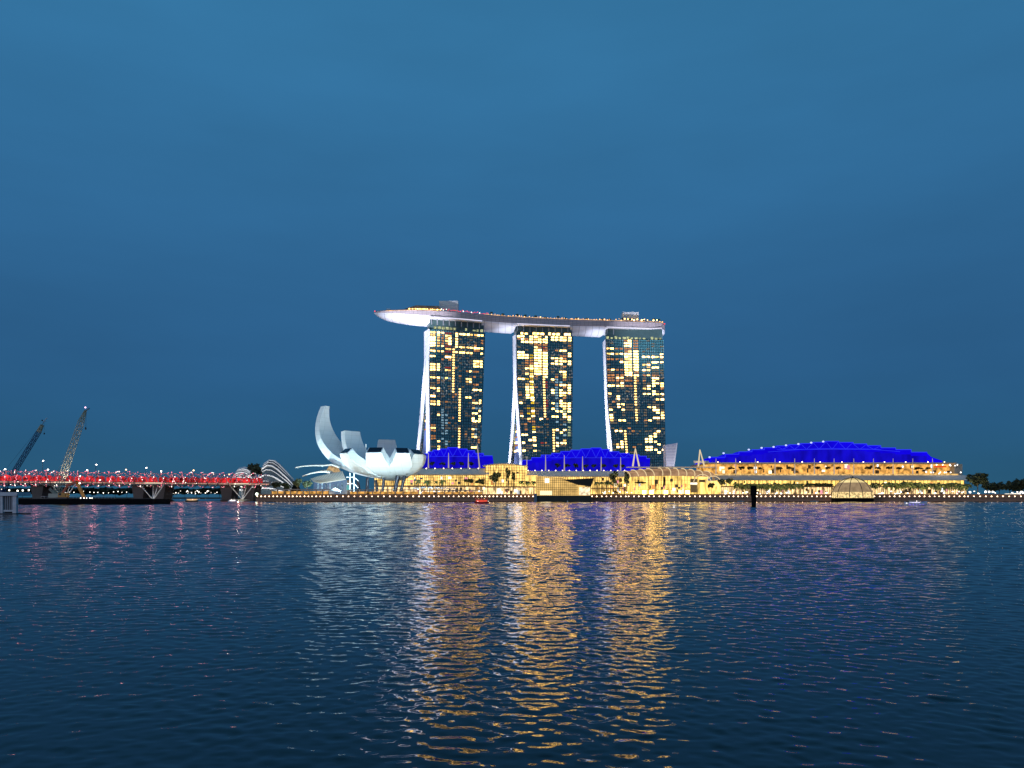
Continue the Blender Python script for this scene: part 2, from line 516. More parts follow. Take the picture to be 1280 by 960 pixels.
def tower(label, YL, YR, top, lpts, rpts, nX, merge_y, dmax, pat, cols, cx0, r0, wt=12, mt=17):
    ztop = Z(top, YL)
    nv = Vector((nX, math.sqrt(1 - nX * nX), 0))
    def LP(z):
        y = HY - (z - CAMZ) * F / YL
        return Vector((X(interp(y, lpts), YL), YL - 7 * (1 - z / ztop) ** 2, z))
    def RP(z):
        y = HY - (z - CAMZ) * F / YR
        return Vector((X(interp(y, rpts), YR), YR - 7 * (1 - z / ztop) ** 2, z))
    base = LP(GZ)
    t = thing("hotel_tower", label, "tower", base, "hotel towers under the roof deck")
    zs = [lerp(GZ, ztop, i / 16) for i in range(17)]
    b = MB()                                     # west slab: glass front, back and right flank
    b.grid([[LP(z), RP(z)] for z in zs], smooth=False)
    b.grid([[RP(z), RP(z) + nv * wt] for z in zs], smooth=False)
    b.grid([[RP(z) + nv * wt, LP(z) + nv * wt] for z in zs], smooth=False)
    b.face([LP(ztop), RP(ztop), RP(ztop) + nv * wt, LP(ztop) + nv * wt])
    b.build("glass_front", TGLASS, t)
    b = MB()
    b.hexa([LP(GZ) - nv * .6 + Vector((-.5, 0, 0)), LP(GZ) + nv * (wt + .2) + Vector((-.5, 0, 0)), LP(ztop) + nv * (wt + .2) + Vector((-.5, 0, 0)), LP(ztop) - nv * .6 + Vector((-.5, 0, 0))],
           [LP(GZ) - nv * .6 + Vector((.3, -.1, 0)), LP(GZ) + nv * (wt + .2) + Vector((.3, 0, 0)), LP(ztop) + nv * (wt + .2) + Vector((.3, 0, 0)), LP(ztop) - nv * .6 + Vector((.3, -.1, 0))])
    b = MB()
    b.grid([[LP(z) - nv * .5 + Vector((.25, 0, 0)), LP(z) - nv * .5 + Vector((-.6, 0, 0)), LP(z) + nv * (wt + .1) + Vector((-.6, 0, 0)), LP(z) + nv * (wt + .1) + Vector((.25, 0, 0))] for z in zs], True, smooth=False)
    b.build("end_fin", FIN, t)
    # east slab, leaning out towards the ground
    zm = Z(merge_y, YL)
    def outer(z): return mt if z >= zm else lerp(mt, dmax, ((zm - z) / (zm - GZ)) ** 1.08)
    def inner(z): return max(wt + .15, outer(z) - min(12.5, mt - .5))
    sh = Vector((-.4, 0, 0))
    b = MB()
    b.grid([[LP(z) + nv * inner(z), LP(z) + nv * outer(z)] for z in zs], smooth=False)
    b.grid([[LP(z) + nv * outer(z) + sh, LP(z) + nv * outer(z)] for z in zs], smooth=False)
    b.grid([[LP(z) + nv * inner(z) + sh * 2, LP(z) + nv * outer(z) + sh * 2] for z in zs], smooth=False)
    b.grid([[LP(z) + nv * inner(z) + sh * 2, LP(z) + nv * inner(z)] for z in zs], smooth=False)
    b.build("leaning_fin", FIN, t)
    b = MB()
    b.grid([[LP(z) + nv * outer(z) + Vector((.01, 0, 0)), RP(z) + nv * outer(z)] for z in zs], smooth=False)
    b.grid([[LP(z) + nv * inner(z) + Vector((.01, 0, 0)), RP(z) + nv * inner(z)] for z in zs], smooth=False)
    b.grid([[RP(z) + nv * inner(z), RP(z) + nv * outer(z)] for z in zs], smooth=False)
    b.build("leaning_slab", TGLASS, t)
    # glazed atrium between the slabs
    z2 = [z for z in zs if inner(z) > wt + 1]
    if len(z2) > 1:
        b = MB()
        b.grid([[LP(z) + nv * (wt + .3) + Vector((2.5, 0, 0)), LP(z) + nv * (inner(z) - .1) + Vector((2.5, 0, 0))] for z in z2], smooth=False)
        at = b.build("atrium_glass", mat("atrium_glass", (.10, .14, .28), .3, .2), t)
        b = MB()
        fl = sorted(random.sample(range(2, 46), 9))
        n_ = 0
        for k in fl:
            z = GZ + 3.05 * k + 6
            if z < z2[-1] - 6 and inner(z) - wt > 4:
                b = MB()
                b.hexa([LP(z) + nv * (wt + 1) + Vector((2.1, 0, 0)), LP(z) + nv * (inner(z) - 1) + Vector((2.1, 0, 0)), LP(z) + nv * (inner(z) - 1) + Vector((2.1, 0, 1.6)), LP(z) + nv * (wt + 1) + Vector((2.1, 0, 1.6))],
                       [LP(z) + nv * (wt + 1) + Vector((2.4, 0, 0)), LP(z) + nv * (inner(z) - 1) + Vector((2.4, 0, 0)), LP(z) + nv * (inner(z) - 1) + Vector((2.4, 0, 1.6)), LP(z) + nv * (wt + 1) + Vector((2.4, 0, 1.6))])
                wn_ = b.build("atrium_window", WIN['W'] if n_ % 2 else WIN['o'], t); n_ += 1
    # lit windows and painted reflections: the hundred largest as parts, the rest together
    tl, trr = lpts[0][1], rpts[0][1]
    items = []; fill = random.Random(int(YL))
    for r, row in enumerate(pat):
        y = r0 + r * 32 / 9.6
        z = Z(y, YL)
        for c, ch in enumerate(row.ljust(len(cols), '.')):
            if ch == '.':
                q_ = fill.random()
                if q_ > .26: continue
                ch = 'o' if q_ < .035 else 'd'  # added panes outside the pattern, lifting the facade's brightness
            a, e = cols[c]; a, e = a + 2, e - 2
            u0, u1 = [((v / 9.6 + cx0) - tl) / (trr - tl) for v in (a, e)]
            if ch == 'w': m_ = (u0 + u1) / 2; u0, u1 = m_ - .017, m_ + .017
            hh = random.uniform(.8, .98) if ch not in 'wd' else .72
            items.append(((u1 - u0) * hh * (1 if ch in 'Wwyo' else .6 if ch != 'd' else .3), ch, u0, u1, z, hh))
    items.sort(key=lambda q: -q[0])
    def quad(b, u0, u1, z, hh):
        p = [lerp(LP(z - hh), RP(z - hh), u0), lerp(LP(z - hh), RP(z - hh), u1), lerp(LP(z + hh), RP(z + hh), u1), lerp(LP(z + hh), RP(z + hh), u0)]
        q_ = Vector((0, -.28, 0)); wide = (u1 - u0) > .03
        for (f0, f1) in (((0, .45), (.55, 1)) if wide else ((0, 1),)):
            lo = fill.choice([0, 0, 0, .12, .3]) if wide else 0
            pp = [lerp(p[0], p[1], f0), lerp(p[0], p[1], f1), lerp(p[3], p[2], f1), lerp(p[3], p[2], f0)]
            pp = [lerp(pp[0], pp[3], lo), lerp(pp[1], pp[2], lo), pp[2], pp[3]]
            b.hexa([v + q_ for v in pp], [v - q_ * .1 + Vector((0, -.1, 0)) for v in pp])
    rest = MB(); keys = list(WIN)
    for i, (s, ch, u0, u1, z, hh) in enumerate(items):
        if i < 99:
            b = MB(); quad(b, u0, u1, z, hh); b.build("lit_window", WIN[ch], t)
        else:
            rest.k = keys.index(ch); quad(rest, u0, u1, z, hh)
    o = rest.build("lit_window", [WIN[k] for k in keys], t); o["kind"] = "stuff"
    # crown below the roof deck
    b = MB(); cz = 192.3
    A, B = lerp(LP(ztop), RP(ztop), .015) + nv * 2, lerp(LP(ztop), RP(ztop), .985) + nv * 2
    up = Vector((0, 0, cz - ztop))
    b.hexa([A, B, B + up, A + up], [A + nv * 9, B + nv * 9, B + up + nv * 9, A + up + nv * 9])
    b.build("crown", mat("crown_glass", (.06, .11, .11), .3), t)
    kk = 14
    for i in range(kk):
        if random.random() < .25: continue
        b = MB(); u0, u1 = (i + .1) / kk, (i + random.uniform(.6, .95)) / kk
        z0, z1 = ztop + random.choice([.8, 1.0]), ztop + random.uniform(2.4, 3.8)
        p0, p1 = lerp(A, B, u0), lerp(A, B, u1); dz0, dz1 = Vector((0, -.15, z0 - ztop)), Vector((0, -.15, z1 - ztop))
        b.hexa([p0 + dz0, p1 + dz0, p1 + dz1, p0 + dz1], [v + Vector((0, .12, 0)) for v in (p0 + dz0, p1 + dz0, p1 + dz1, p0 + dz1)])
        b.build("crown_window", WIN['g'] if YL != 853 else WIN['W'], t)
    # floodlight for the white fins
    mid = LP(100) + nv * 10
    sx = -62 if nX < -.1 else -50
    for (zz, pw) in ((24, 400000), (70, 800000), (112, 1100000), (155, 1500000)):
        spot(t, (base.x + sx, base.y + (14 if nX < -.1 else 22), 22), LP(zz) + nv * wt, pw, (.76, .80, 1), {24: 46, 70: 38}.get(zz, 26), .8, 1.5)
    if nX < -.1:
        for zz in (35, 85): spot(t, (base.x - 75, base.y + 62, 24), LP(zz) + nv * (outer(zz) - 4), 620000, (.76, .80, 1), 44, .8, 1.5)
    return t, LP, RP, nv
tw1 = tower("hotel tower standing nearest the white lotus museum, its windows lit mostly at the top", 820, 839, 411, [(405, 536.4), (470, 536.6), (575, 538.4)], [(405, 607), (565, 601.4)], -.38, 450, 73, T1, T1C, 515, 415)
tw2 = tower("middle hotel tower with vivid yellow reflections and a tall lit column in its glass", 853, 862, 418, [(412, 645), (480, 646), (575, 652.8)], [(412, 716.6), (565, 715)], -.30, 480, 70, T2, T2C, 630, 420.3, 8, 10)
tw3 = tower("hotel tower beside the small white louvred block, a broad lit column in its upper half", 867, 871, 424, [(421, 756.8), (505, 759.6), (570, 766)], [(421, 829.6), (580, 831.6)], -.02, 505, 56, T3, T3C, 745, 425.6)

# ------------------------------------------------------------------ roof deck spanning the towers
DZ = 200.0
depth_pts = [(467, 806), (540, 815), (575, 826), (609, 838), (640, 848), (700, 859), (760, 866), (836, 874)]
def deck_edge(px, dz=0):
    Yd = interp(px, depth_pts)
    return Vector((X(px, Yd), Yd, DZ + dz))
hw_pts = [(467, .4), (470, 3), (476, 6.5), (485, 10), (497, 13), (515, 16.5), (540, 18.5), (800, 18.5), (822, 17.5), (830, 14), (834, 9), (836, 4)]
dp_pts = [(467, 1.2), (470, 3.5), (476, 6), (485, 8.5), (497, 10), (515, 11.4), (540, 12.2), (720, 12.4), (800, 13.6), (828, 14), (833, 12.5), (836, 10)]
fa_pts = [(467, .8), (480, 1.8), (500, 3.2), (540, 6), (836, 6)]
def station(px):
    e = deck_edge(px)
    tgt = (deck_edge(min(px + 3, 836)) - deck_edge(max(px - 3, 467))).normalized()
    n = Vector((-tgt.y, tgt.x, 0))
    w_ = interp(px, hw_pts)
    c = e + n * 18.5
    return c, n, w_, interp(px, dp_pts), interp(px, fa_pts)
sp_ = thing("roof_deck", "long white boat shaped roof deck lying across the tops of the three towers", "roof deck", deck_edge(640))
HULL = mat("white_hull_panels", (.78, .78, .82), .5, var=.05)
FASC = mat("grey_fascia", (.50, .42, .42), .5, 0, var=.2, scale=.12)
def hull(a, b_, n, capl=True):
    m = MB(); rows = []
    for i in range(n + 1):
        c, nn, w_, dp, fa = station(lerp(a, b_, i / n))
        fa = min(fa, dp * .6)
        r = []
        for k in range(13):
            t = math.pi * k / 12
            r.append(c - nn * (w_ * math.cos(t)) + Vector((0, 0, -fa - (dp - fa) * math.sin(t) ** .75)))
        rows.append(r)
    m.grid(rows)
    m.face(rows[0]); m.face(rows[-1][::-1])
    return m.build("hull", HULL, sp_)
hull(467, 537.5, 14); hull(603, 645, 4); hull(713, 757, 4); hull(828, 836, 5)
m = MB(); rows, rd, n = [], [], 44
for i in range(n + 1):
    c, nn, w_, dp, fa = station(lerp(467, 836, i / n)); fa = min(fa, dp * .6)
    w2 = w_ + .4
    rows.append([c - nn * w2 + Vector((0, 0, -fa + .05)), c - nn * (w2 + .5) + Vector((0, 0, 0)), c - nn * (w2 - .6) + Vector((0, 0, .9)), c + nn * (w2 - .6) + Vector((0, 0, .9)), c + nn * (w2 + .5), c + nn * w2 + Vector((0, 0, -fa + .05))])
m.grid(rows, True, smooth=False)
m.build("fascia", FASC, sp_)
for (a, b_) in ((538, 602.5), (645.5, 712.5), (757.5, 827.5)):
    m = MB(); q = []
    for px in (a, lerp(a, b_, .5), b_):
        c, nn, w_, dp, fa = station(px)
        q.append([c - nn * (w_ + 1.6) + Vector((0, 0, -7.9)), c - nn * (w_ + 1.6) + Vector((0, 0, -6.0)), c + nn * w_ + Vector((0, 0, -6.0)), c + nn * w_ + Vector((0, 0, -7.9))])
    m.grid(q, True, smooth=False); m.face(q[0]); m.face(q[-1][::-1])
    sf = m.build("soffit", WHITE, sp_)
    m = MB(); m.tube([station(lerp(a + .6, b_ - .6, k / 6))[0] - station(lerp(a + .6, b_ - .6, k / 6))[1] * 20.3 + Vector((0, 0, -6.8)) for k in range(7)], .45, 6); m.build("edge_glow", emit("soffit_edge_glow", (.88, .82, 1), .95), sf)  # added glowing tube that brightens the soffit's white edge
    for k in range(9):
        m = MB(); c, nn, w_, dp, fa = station(lerp(a + 2, b_ - 2, k / 8))
        p = c - nn * (w_ - 3); m.box(p.x - .5, p.x + .5, p.y - .5, p.y + .5, 186, 192.7); m.build("strut", STEEL, sp_)
for (a, b_, y0, y1) in ((549, 572.5, 376, 388.5), (778, 798.3, 390, 403)):
    Yb = interp((a + b_) / 2, depth_pts) + 14
    m = MB(); m.box(X(a, Yb), X(b_, Yb), Yb, Yb + 13, DZ + .9, Z(y0, Yb)); rb = m.build("lift_house", mat("pale_louvre", (.7, .74, .72), .5), sp_)
    m = MB()
    for k in range(12):
        z = lerp(DZ + 2, Z(y0, Yb) - .7, k / 11); m.box(X(a, Yb) + .2, X(b_, Yb) - .2, Yb - .12, Yb - .003, z, z + .35)
    m.build("louvre", STEEL, rb)
m = MB(); Yb = 824
m.prism([P(506, 386, Yb), P(550, 386.5, Yb), P(549, 382.5, Yb), P(520, 381.6, Yb)], (0, 12, 0)); rr = m.build("restaurant", mat("restaurant_roof", (.12, .11, .10), .6), sp_)
for k in range(20):
    a = 511 + k * 2.05
    m = MB(); m.pbox(a, a + 1.2, 385.2 + k * .08, 386.6 + k * .08, Yb - 1.2, .8); m.build("restaurant_window", WIN['W'], sp_)
RED = emit("red_lamp", (1, .05, .06), 1.6, rand=.5)
AMB = emit("amber_lamp", (1, .5, .16), 3.0, rand=.6)
def decklamp(px, dz, mt, r=.55, back=1.0):
    c, nn, w_, dp, fa = station(px); p = c - nn * (w_ - back) + Vector((0, 0, .9 + dz))
    m = MB(); m.ball(p, r, n=6, m=4); m.build("deck_lamp", mt, sp_)
for k in range(30): decklamp(552 + k * 2.0 + random.uniform(-.5, .5), random.uniform(.6, 2.2), RED if random.random() < .8 else WHITELED, .5)
for k in range(46): decklamp(612 + k * 3.35 + random.uniform(-1, 1), random.uniform(.5, 1.6), AMB, random.choice([.35, .5, .7]))
m = MB(); ln = []
for k in range(30):
    c, nn, w_, dp, fa = station(lerp(606, 832, k / 29)); ln.append(c - nn * (w_ - .6) + Vector((0, 0, 1.3)))
m.tube(ln, .28, 5); m.build("rail_light", emit("rail_light", (1, .55, .24), .9, var=.8, scale=.12), sp_)
m = MB(); ln = []
for k in range(12):
    c, nn, w_, dp, fa = station(lerp(482, 548, k / 11)); ln.append(c - nn * (w_ + .9) + Vector((0, 0, -.2)))
m.tube(ln, .3, 5); m.build("rail_light", MATS["rail_light"], sp_)
for k in range(16): decklamp(770 + k * 4 + random.uniform(-1, 1), random.uniform(1, 3), WIN['W'], random.choice([.5, .8]), 2)
decklamp(468, .2, RED, .6, .2); decklamp(834, .2, RED, .8, .2)
m = MB(); c, nn, w_, dp, fa = station(485.5); m.box(c.x - 2.2, c.x + 2.2, c.y - 2, c.y + 2, DZ + 3.2, DZ + 4.2); m.build("lookout_roof", WHITE, sp_)
m = MB(); m.tube([c + Vector((0, 0, .9)), c + Vector((0, 0, 3.2))], .3); m.build("lookout_post", STEEL, sp_)
# light thrown on the hull from the towers' shoulders
LIL = (.76, .78, 1)
def shoulder(tw, p, tgt, pw): spot(tw, p, tgt, pw, LIL, 95, .9, 1.0)
for (tw, px, z, tx, pw) in ((tw1, 532, 172, 506, 9000), (tw1, 611, 172, 624, 4000), (tw2, 640, 172, 626, 4000), (tw2, 720, 172, 735, 4000), (tw3, 752, 172, 737, 4000), (tw3, 838, 176, 833, 24000), (tw1, 528, 165, 484, 12000)):
    e = deck_edge(px); tg = deck_edge(tx, -12) + Vector((0, 14, 0))
    shoulder(tw[0], Vector((e.x, e.y - 9, z)), tg, pw)

for (px, tx, pw) in ((500, 520, 1), (600, 590, 1), (690, 660, 1), (790, 740, 1), (830, 815, .8)):  # added floods to brighten the deck front, no known lamps there
    e = P(px, 586, 640); tg = deck_edge(tx, -8); spot(sp_, e, tg, 5200000 * pw, (.80, .81, 1), 22, .9, 2)

# ------------------------------------------------------------------ lotus museum
MY = 562.0
MX = X(491, MY)
mus = thing("lotus_museum", "white museum shaped like an open lotus, its petals floodlit beside the bay", "museum", (MX, MY, GZ))
SKIN = mat("white_museum_skin", (.78, .8, .8), .42, var=.04, scale=.15)
def joints(m, bw, rh, mortar, dark):
    t = m.node_tree; b = t.nodes["Principled BSDF"]; src = b.inputs["Base Color"].links[0].from_socket
    tcn = t.nodes.new("ShaderNodeTexCoord"); mp = t.nodes.new("ShaderNodeMapping"); mp.inputs["Rotation"].default_value = (R(90), 0, 0)
    br = t.nodes.new("ShaderNodeTexBrick"); br.inputs["Scale"].default_value = 1; br.offset = 0
    br.inputs["Brick Width"].default_value = bw; br.inputs["Row Height"].default_value = rh; br.inputs["Mortar Size"].default_value = mortar; br.inputs["Mortar Smooth"].default_value = .3
    br.inputs["Color1"].default_value = (1, 1, 1, 1); br.inputs["Color2"].default_value = (.93, .93, .93, 1); br.inputs["Mortar"].default_value = (dark, dark, dark, 1)
    mx = t.nodes.new("ShaderNodeMix"); mx.data_type = 'RGBA'; mx.blend_type = 'MULTIPLY'; mx.inputs[0].default_value = 1
    t.links.new(tcn.outputs["Object"], mp.inputs[0]); t.links.new(mp.outputs[0], br.inputs["Vector"])
    t.links.new(src, mx.inputs[6]); t.links.new(br.outputs["Color"], mx.inputs[7]); t.links.new(mx.outputs[2], b.inputs["Base Color"])
joints(SKIN, 5.2, 3.4, .13, .8); joints(HULL, 7.5, 40, .35, .6); joints(FASC, 4.5, 1.9, .22, .6)
SKYL = mat("skylight_glass", (.008, .012, .025), .15, spec=.6)
MZ0 = 16.0
def petal(az, Rr, Ht, tm, w0, w1, th, lip, has_sky=True, wmid=None, cap=.302):
    ca, sa = math.cos(R(az)), math.sin(R(az))
    rad, lat, up = Vector((ca, sa, 0)), Vector((-sa, ca, 0)), Vector((0, 0, 1))
    C = Vector((MX, MY, 0)); tm = R(tm)
    bb = (Ht - lip - MZ0) / (1 - math.cos(tm)); n = 18
    rows_o, rows_i = [], []
    for i in range(n + 1):
        f = i / n; t = tm * (.08 + .92 * f)
        r, z = Rr * math.sin(t), MZ0 + bb * (1 - math.cos(t))
        if wmid: hw = interp(f, [(0, 1.5), (.35, wmid), (.6, wmid * .86), (.85, lerp(wmid, w1, .7)), (1, w1)])
        else: hw = interp(f, [(0, w0), (.55, w0 * .96), (.8, lerp(w0, w1, .62)), (1, w1)])
        hw = min(hw, r * cap + .4)
        row = []
        for k in range(7):
            s = -1 + k / 3
            row.append(C + rad * (r - .10 * hw * s * s) + lat * (hw * s) + up * z)
        rows_o.append(row)
        ri = r - th * (.35 + .65 * f) - (1 - f) * 1.0; zi = z + lip * f ** 3 + (1 - f) * 5.5 + 2.2 * math.sin(math.pi * f)
        ri = max(ri, .5)
        rows_i.append([C + rad * ri + lat * (hw * .97) + up * zi, C + rad * ri - lat * (hw * .97) + up * zi])
    m = MB()
    m.grid(rows_o)
    m.grid([[a[1], a[0]] for a in rows_i], smooth=True)
    m.grid([[o_[-1], i_[0]] for o_, i_ in zip(rows_o, rows_i)], smooth=False)
    m.grid([[i_[1], o_[0]] for o_, i_ in zip(rows_o, rows_i)], smooth=False)
    tip = rows_o[-1] + rows_i[-1]
    m.face(tip)
    pt = m.build("petal", SKIN, mus)
    if has_sky:
        a, b_, c, d = rows_o[-1][0], rows_o[-1][-1], rows_i[-1][0], rows_i[-1][1]
        nrm = (b_ - a).cross(d - a).normalized()
        if nrm.dot(rad + up) < 0: nrm = -nrm
        ctr = (a + b_ + c + d) / 4
        q = [ctr + (v - ctr) * .86 + nrm * .35 for v in (a, b_, c, d)]
        m = MB(); m.hexa(q, [v - nrm * .3 for v in q]); m.build("skylight", SKYL, pt)
    return pt
petal(150, 71.0, 73.0, 105, 8.5, 2.1, 5.4, .3, False, 12.0)      # the tall petal
petal(138, 53.5, 53.8, 88, 10, 7.4, 5, .6, False)
petal(107, 35.5, 47.0, 84, 10, 6.4, 5, .6, False)
petal(62, 27.0, 35.5, 80, 9, 6, 5, 2, False)
petal(18, 23.0, 35.5, 80, 8, 5, 5, 2, False)
petal(350, 24.5, 36.0, 86, 9.0, 4.6, 5, 3.0)
petal(318, 29.0, 36.6, 82, 8.6, 4.4, 5.0, 3.6, cap=.262)
petal(290, 36.5, 36.9, 79, 9.2, 4.8, 5.0, 3.8, cap=.262)
petal(258, 37.5, 37.1, 79, 9.4, 5.6, 5.0, 3.8, cap=.268)
petal(225, 43.0, 36.7, 79, 9.6, 4.6, 5.0, 3.6, cap=.268)
m = MB(); m.ball((MX, MY, MZ0 + 3.0), 12, 12, 4.2, n=24, m=8, t0=math.pi / 2, t1=math.pi); m.build("bowl", mat("museum_bowl", (.34, .36, .38), .5), mus)
NAVY = mat("navy_column", (.012, .016, .035), .4)
for (x0, y0, x1, y1, Yc, r) in ((459.5, 597, 458.5, 616, 548, 1.05), (480, 597, 478, 615, 545, 1.0), (497.5, 595, 492.5, 621, 540, 1.5), (506, 595, 500, 619, 544, 1.1), (470, 600, 472, 619, 556, 1.1), (447, 600, 450, 619, 552, 1.0)):
    m = MB(); m.tube([P(x0, y0, Yc), P(x1, y1, Yc)], r, 8); m.build("column", NAVY, mus)
m = MB(); m.tube([P(457.4, 560.5, 526), P(457.4, 555.2, 526)], .35, 6); m.build("mast_light", WHITE, mus)
CY = (.62, .89, 1.0)
for (px, py, Yl, tx, ty, tz, pw, an) in ((492, 610.6, 488, 4, -26, 28, 76000, 80), (462, 610.6, 488, -14, -26, 28, 76000, 80), (428, 611.5, 488, -34, -14, 30, 76000, 80), (522, 610.6, 488, 16, -20, 26, 68000, 74),
                                         (398, 618, 500, -56, 26, 44, 300000, 60), (548, 617, 500, 26, -6, 26, 26000, 50), (380, 612, 575, -48, 20, 50, 120000, 70)):
    spot(mus, P(px, py, Yl), (MX + tx, MY + ty, tz), pw, CY, an, .8, .6)

# ------------------------------------------------------------------ blue roofed halls
def blue_hall(root, steps, bottom, Yf, dep, mid_y, trusses=True):
    """stepped scales of a vaulted roof; each scale is a part, its edge strip a sub-part"""
    yb = bottom
    for i, (x0, x1, yt) in enumerate(steps):
        xa, xb = X(x0, Yf), X(x1, Yf); zt, zb = Z(yt, Yf), Z(yb, Yf)
        n = 8; prof = []
        for k in range(n + 1):
            f = k / n
            prof.append((Yf + dep * f, zb + (zt - zb) * (1 - .75 * f ** 2)))
        m = MB()
        zf = zb + (zt - zb) * .62                                    # upper part leans out a little over the wall
        a = [(xa, Yf + 1.2, zb), (xa, Yf + .6, zf), (xa, Yf, zt)] + [(xa, y, z) for y, z in prof[1:]] + [(xa, Yf + dep, zb)]
        b2 = [(xb, y, z) for (_, y, z) in a]
        nn = len(a)
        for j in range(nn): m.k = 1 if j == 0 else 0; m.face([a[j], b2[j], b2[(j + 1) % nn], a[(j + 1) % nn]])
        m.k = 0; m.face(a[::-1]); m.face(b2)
        s = m.build("roof_scale", [BLUE_GLOW, BLUE_GLOW_LOW], root)
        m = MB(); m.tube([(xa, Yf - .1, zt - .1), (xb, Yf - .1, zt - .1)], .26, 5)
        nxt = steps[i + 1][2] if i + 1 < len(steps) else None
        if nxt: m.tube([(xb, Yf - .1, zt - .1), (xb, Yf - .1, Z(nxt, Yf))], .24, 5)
        m.build("edge_strip", BLUE_EDGE_GLOW, s)
        if yt < mid_y - 3:
            xm = (xa + xb) / 2; zm = Z(mid_y, Yf)
            m = MB()
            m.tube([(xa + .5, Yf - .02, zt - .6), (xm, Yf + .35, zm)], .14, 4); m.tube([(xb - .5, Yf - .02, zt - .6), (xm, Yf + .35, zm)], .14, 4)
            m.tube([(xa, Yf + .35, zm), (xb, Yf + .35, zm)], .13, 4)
            m.build("truss", BLUE_EDGE_GLOW, s)
def mast(root, px, y0, y1, Y, r=.55):
    m = MB(); m.tube([P(px, y1, Y), P(px, lerp(y1, y0, .5), Y), P(px, y0, Y)], r, 6, r * .35); m.build("mast", emit("mast_glow", (1, .84, .72), .42), root)  # uplighting on the mast painted in as emission
def mullions(m, x0, x1, y0, y1, Y, dx, dy, w_=.16):
    n = max(1, round((x1 - x0) / dx))
    for i in range(n + 1):
        x = X(lerp(x0, x1, i / n), Y); m.box(x - w_, x + w_, Y - .3, Y - .01, Z(y1, Y), Z(y0, Y))
    k = max(1, round((y1 - y0) / dy))
    for i in range(k + 1):
        z = Z(lerp(y0, y1, i / k), Y); m.box(X(x0, Y), X(x1, Y), Y - .2, Y - .02, z - w_ * .8, z + w_ * .8)
def canopy(root, x0, x1, y0, y1, Y, dep=9, lamps=8, name="canopy"):
    m = MB(); zt, zb = Z(y0, Y), Z(y1, Y); xa, xb = X(x0, Y), X(x1, Y)
    m.hexa([(xa, Y - dep, zb), (xb, Y - dep, zb), (xb, Y, zb), (xa, Y, zb)], [(xa, Y - dep * .45, zt), (xb, Y - dep * .45, zt), (xb, Y, zt), (xa, Y, zt)])
    c = m.build(name, CANOPY, root)
    for i in range(lamps):
        p = P(lerp(x0 + 3, x1 - 3, i / max(1, lamps - 1)), y0, Y); p.y -= dep * .3; p.z += .35
        m = MB(); m.ball(p, .42, n=6, m=3); m.build("canopy_lamp", WARMLED, root)

# theatre
th = thing("theatre_hall", "smaller blue roofed hall right behind the lotus museum", "hall", (X(566, 600), 600, GZ), "blue roofed halls")
m = MB(); m.pbox(500, 613, 585.2, 594, 600.5, 45); m.build("terrace", CONC, th)
m = MB(); m.pbox(468, 612, 594, 607, 598, 40); m.build("glass_wall", GLASS_YEL, th)
m = MB(); mullions(m, 468, 612, 594, 607, 598, 2.6, 3.2); m.build("mullion_grid", MULLION, th)
m = MB(); m.pbox(468, 612, 607, 608.6, 592, 46); m.build("ledge", mat("brown_ledge", (.12, .07, .04), .7), th)
m = MB(); m.pbox(468, 612, 608.6, 617.5, 596, 40); m.build("shopfront", SHOP, th)
for k in range(22):
    m = MB(); m.pbox(501 + k * 5, 501.6 + k * 5, 608.6, 617.6, 594, .5); m.build("post", MULLION, th)
canopy(th, 498, 612, 586.3, 593.6, 598, 10, 11)
blue_hall(th, [(527, 535, 567), (535, 541, 564.6), (541, 550, 562.4), (550, 559.5, 561), (559.5, 572.5, 559.2), (572.5, 584, 561), (584, 593.5, 563), (593.5, 604.5, 566.4), (604.5, 615.5, 569.6)], 585.2, 606, 45, 570.6)
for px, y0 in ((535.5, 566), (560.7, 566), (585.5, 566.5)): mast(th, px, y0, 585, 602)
m = MB(); m.tube([P(599.5, 585, 603), P(596.5, 555.5, 603)], .55, 6, .3); m.build("mast", MATS["mast_glow"], th)

def bays(root, x0, x1, y0, y1, Y, n):
    for k in range(n):
        a = random.uniform(x0, x1 - 4); wd = random.uniform(1.2, 4.2); t0 = random.uniform(y0, y1 - 3); t1 = min(y1, t0 + random.uniform(2, 6))
        m = MB(); m.pbox(a, a + wd, t0, t1, Y - .5 - .004 * k, .3)
        if random.random() < .55: m.build("dark_bay", mat("dark_bay", (.06, .045, .03), .4), root)
        else: m.build("bright_bay", random.choice([emit("bright_bay", (1, .8, .5), 1.9, rand=.5), emit("white_bay", (.9, .95, 1), 1.5, rand=.5), emit("amber_bay", (1, .42, .12), 1.0, rand=.5), emit("pink_bay", (1, .35, .4), .8, rand=.5)]), root)
bays(th, 512, 610, 594.5, 607, 598, 14); bays(th, 502, 610, 609, 617, 596, 16)
# entrance block between the halls
en = thing("entrance_block", "tall yellow glass block with a curved grey roof between the two smaller blue halls", "building", (X(634, 590), 590, GZ))
m = MB(); m.pbox(607, 659, 581.5, 608, 590, 30); m.build("glass_wall", GLASS_YEL, en)
m = MB(); mullions(m, 607, 659, 581.5, 608, 590, 3.2, 3.4); m.build("mullion_grid", MULLION, en)
m = MB(); rows = []
for i in range(13):
    f = i / 12; px = lerp(603.5, 660, f); yy = 583.5 - 4.8 * math.sin(math.pi * (f * .82 + .12))
    rows.append([P(px, yy, 588), P(px, yy + 1.2, 588), P(px, yy + 1.2, 588) + Vector((0, 34, 0)), P(px, yy, 588) + Vector((0, 34, 0))])
m.grid(rows, True); m.face(rows[0]); m.face(rows[-1][::-1]); m.build("roof", CANOPY, en)
m = MB(); m.pbox(607, 669, 608.7, 618, 588, 28); m.build("shopfront", SHOP, en)
m = MB(); m.pbox(606, 670, 608, 609.3, 580, 10); m.build("ledge", mat("brown_ledge", (.12, .07, .04), .7), en)
